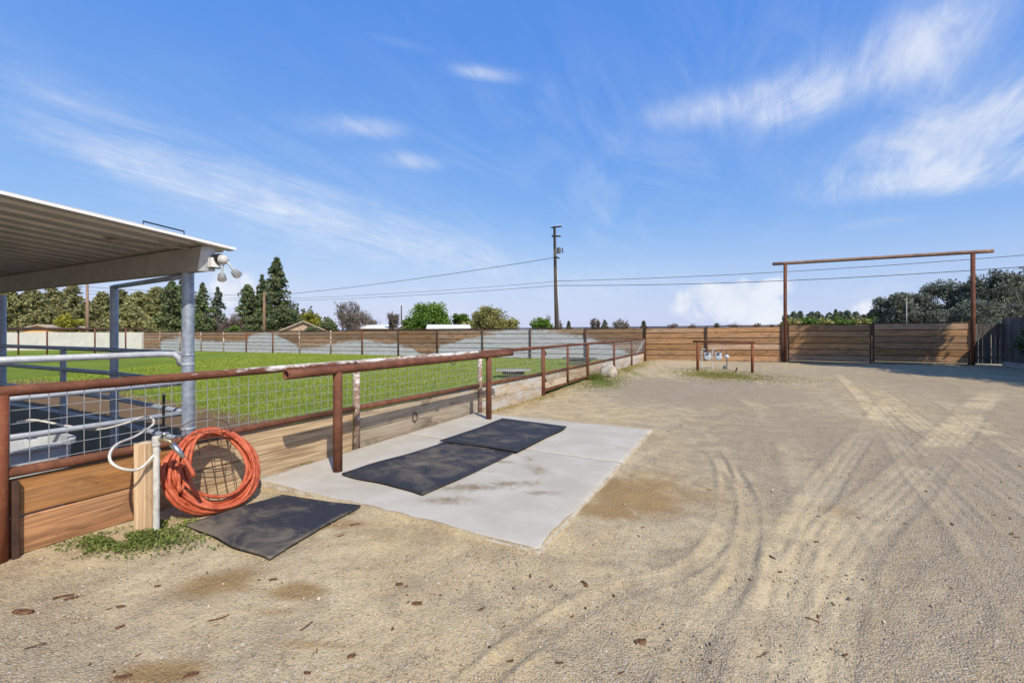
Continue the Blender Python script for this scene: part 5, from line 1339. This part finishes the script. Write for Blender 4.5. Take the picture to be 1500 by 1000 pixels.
def pebbles():
    n = 46000
    r = 1.6 + RNG.uniform(0, 1, n) ** 1.5 * 9; th = RNG.uniform(R(-62), R(72), n) + YAW * 0
    an = math.pi / 2 + YAW - th + R(8)
    X = r * np.cos(an); Y = r * np.sin(an)
    k = (X > FX + .05) & ~in_pad(X, Y) & (Y > .2)
    dens = vnoise(X * .9, Y * .9, 81) * .55 + vnoise(X * 2.6, Y * 2.6, 82) * .45
    k &= dens > RNG.uniform(.15, .75, n)
    X, Y, r = X[k], Y[k], r[k]; n = len(X)
    s_ = RNG.lognormal(0, .42, n) * .0034 * (1 + r * .05)
    Z = gz(X, Y) + s_ * .2
    base = np.array([(1, 0, 0), (-1, 0, 0), (0, 1, 0), (0, -1, 0), (0, 0, .7), (0, 0, -.7)])
    V = base[None] * s_[:, None, None] * RNG.uniform(.55, 1.35, (n, 6, 1))
    ro = RNG.uniform(0, 6.28, n); cs, sn = np.cos(ro)[:, None], np.sin(ro)[:, None]
    Vx = V[..., 0] * cs - V[..., 1] * sn; Vy = V[..., 0] * sn + V[..., 1] * cs
    V = np.stack([Vx + X[:, None], Vy + Y[:, None], V[..., 2] + Z[:, None]], 2).reshape(-1, 3)
    f_ = np.array([(0, 2, 4), (2, 1, 4), (1, 3, 4), (3, 0, 4), (2, 0, 5), (1, 2, 5), (3, 1, 5), (0, 3, 5)])
    F = (np.arange(n)[:, None, None] * 6 + f_[None]).reshape(-1, 3)
    o = np_mesh('gravel', V, F, 'pebble', lv=np.repeat(np.clip(RNG.normal(.5, .3, n), 0, 1), 6))
    tag(o, 'fine loose gravel scattered over the yard', 'gravel', kind='stuff')
pebbles()
def chips():
    named = [(35, 896, .085, .03, 0), (94, 873, .07, .02, 25), (104, 876, .05, .015, 30), (177, 889, .035, .02, 10), (315, 909, .10, .018, 28), (450, 919, .065, .022, 70), (611, 885, .045, .02, 5), (585, 858, .035, .018, 0), (706, 895, .035, .02, 40), (720, 952, .04, .025, 120),
             (857, 860, .05, .03, 110), (938, 938, .045, .03, 10), (1190, 905, .05, .015, -40), (176, 918, .03, .015, 50), (52, 945, .06, .006, 35), (328, 957, .03, .014, 80), (205, 958, .03, .014, 40), (400, 850, .035, .018, 10), (287, 907, .025, .014, 20), (180, 990, .05, .02, 15), (280, 988, .045, .03, 30), (515, 761, .05, .02, 30), (520, 775, .06, .02, 20), (500, 790, .04, .015, 40), (820, 970, .03, .018, 0), (515, 960, .03, .02, 30), (1052, 693 + 40, .05, .008, 20), (1395, 765, .04, .015, 60), (1490, 785, .035, .02, 0), (1118, 955, .06, .006, 30)]
    for _ in range(46):
        named.append((random.uniform(0, 1250), random.uniform(840, 1000), random.uniform(.010, .028), random.uniform(.005, .013), random.uniform(0, 180)))
    for _ in range(26):
        named.append((random.uniform(880, 1500), random.uniform(600, 840), random.uniform(.02, .05), random.uniform(.006, .016), random.uniform(0, 180)))
    for (u, v, L, w, an) in named:
        p = PZ(u, v, 0)
        if in_pad(p.x, p.y, .05) or p.x < FX + .1: continue
        n = 7; prof = [random.uniform(.55, 1.0) * math.sin(math.pi * (i + .6) / (n + .2)) ** .5 for i in range(n)]
        vs = []; a = YAW + R(an); ca, sa = math.cos(a), math.sin(a); bend = random.uniform(-.15, .15)
        for i in range(n):
            x = (i / (n - 1) - .5) * L * 1.25; wv = w * prof[i] * .7; cy = bend * L * ((i / (n - 1) - .5) ** 2) * 4
            for (y, z) in ((-wv, 0), (wv, 0), (wv * .6, w * .35 + random.uniform(0, .003)), (-wv * .6, w * .35 + random.uniform(0, .003))):
                xx, yy = x, y + cy; vs.append((xx * ca - yy * sa, xx * sa + yy * ca, z))
        fs = [(3, 2, 1, 0), tuple((n - 1) * 4 + j for j in range(4))]
        for i in range(n - 1):
            for j in range(4): k = (j + 1) % 4; fs.append((i * 4 + j, i * 4 + k, (i + 1) * 4 + k, (i + 1) * 4 + j))
        o = MB().add(vs, fs).build('bark_chip', 'bark_chip'); o.location = (p.x, p.y, G(p.x, p.y) + .001)
        tag(o, 'brown bark chip lying on the sandy gravel', 'bark chip', 'bark chips scattered over the yard')
chips()
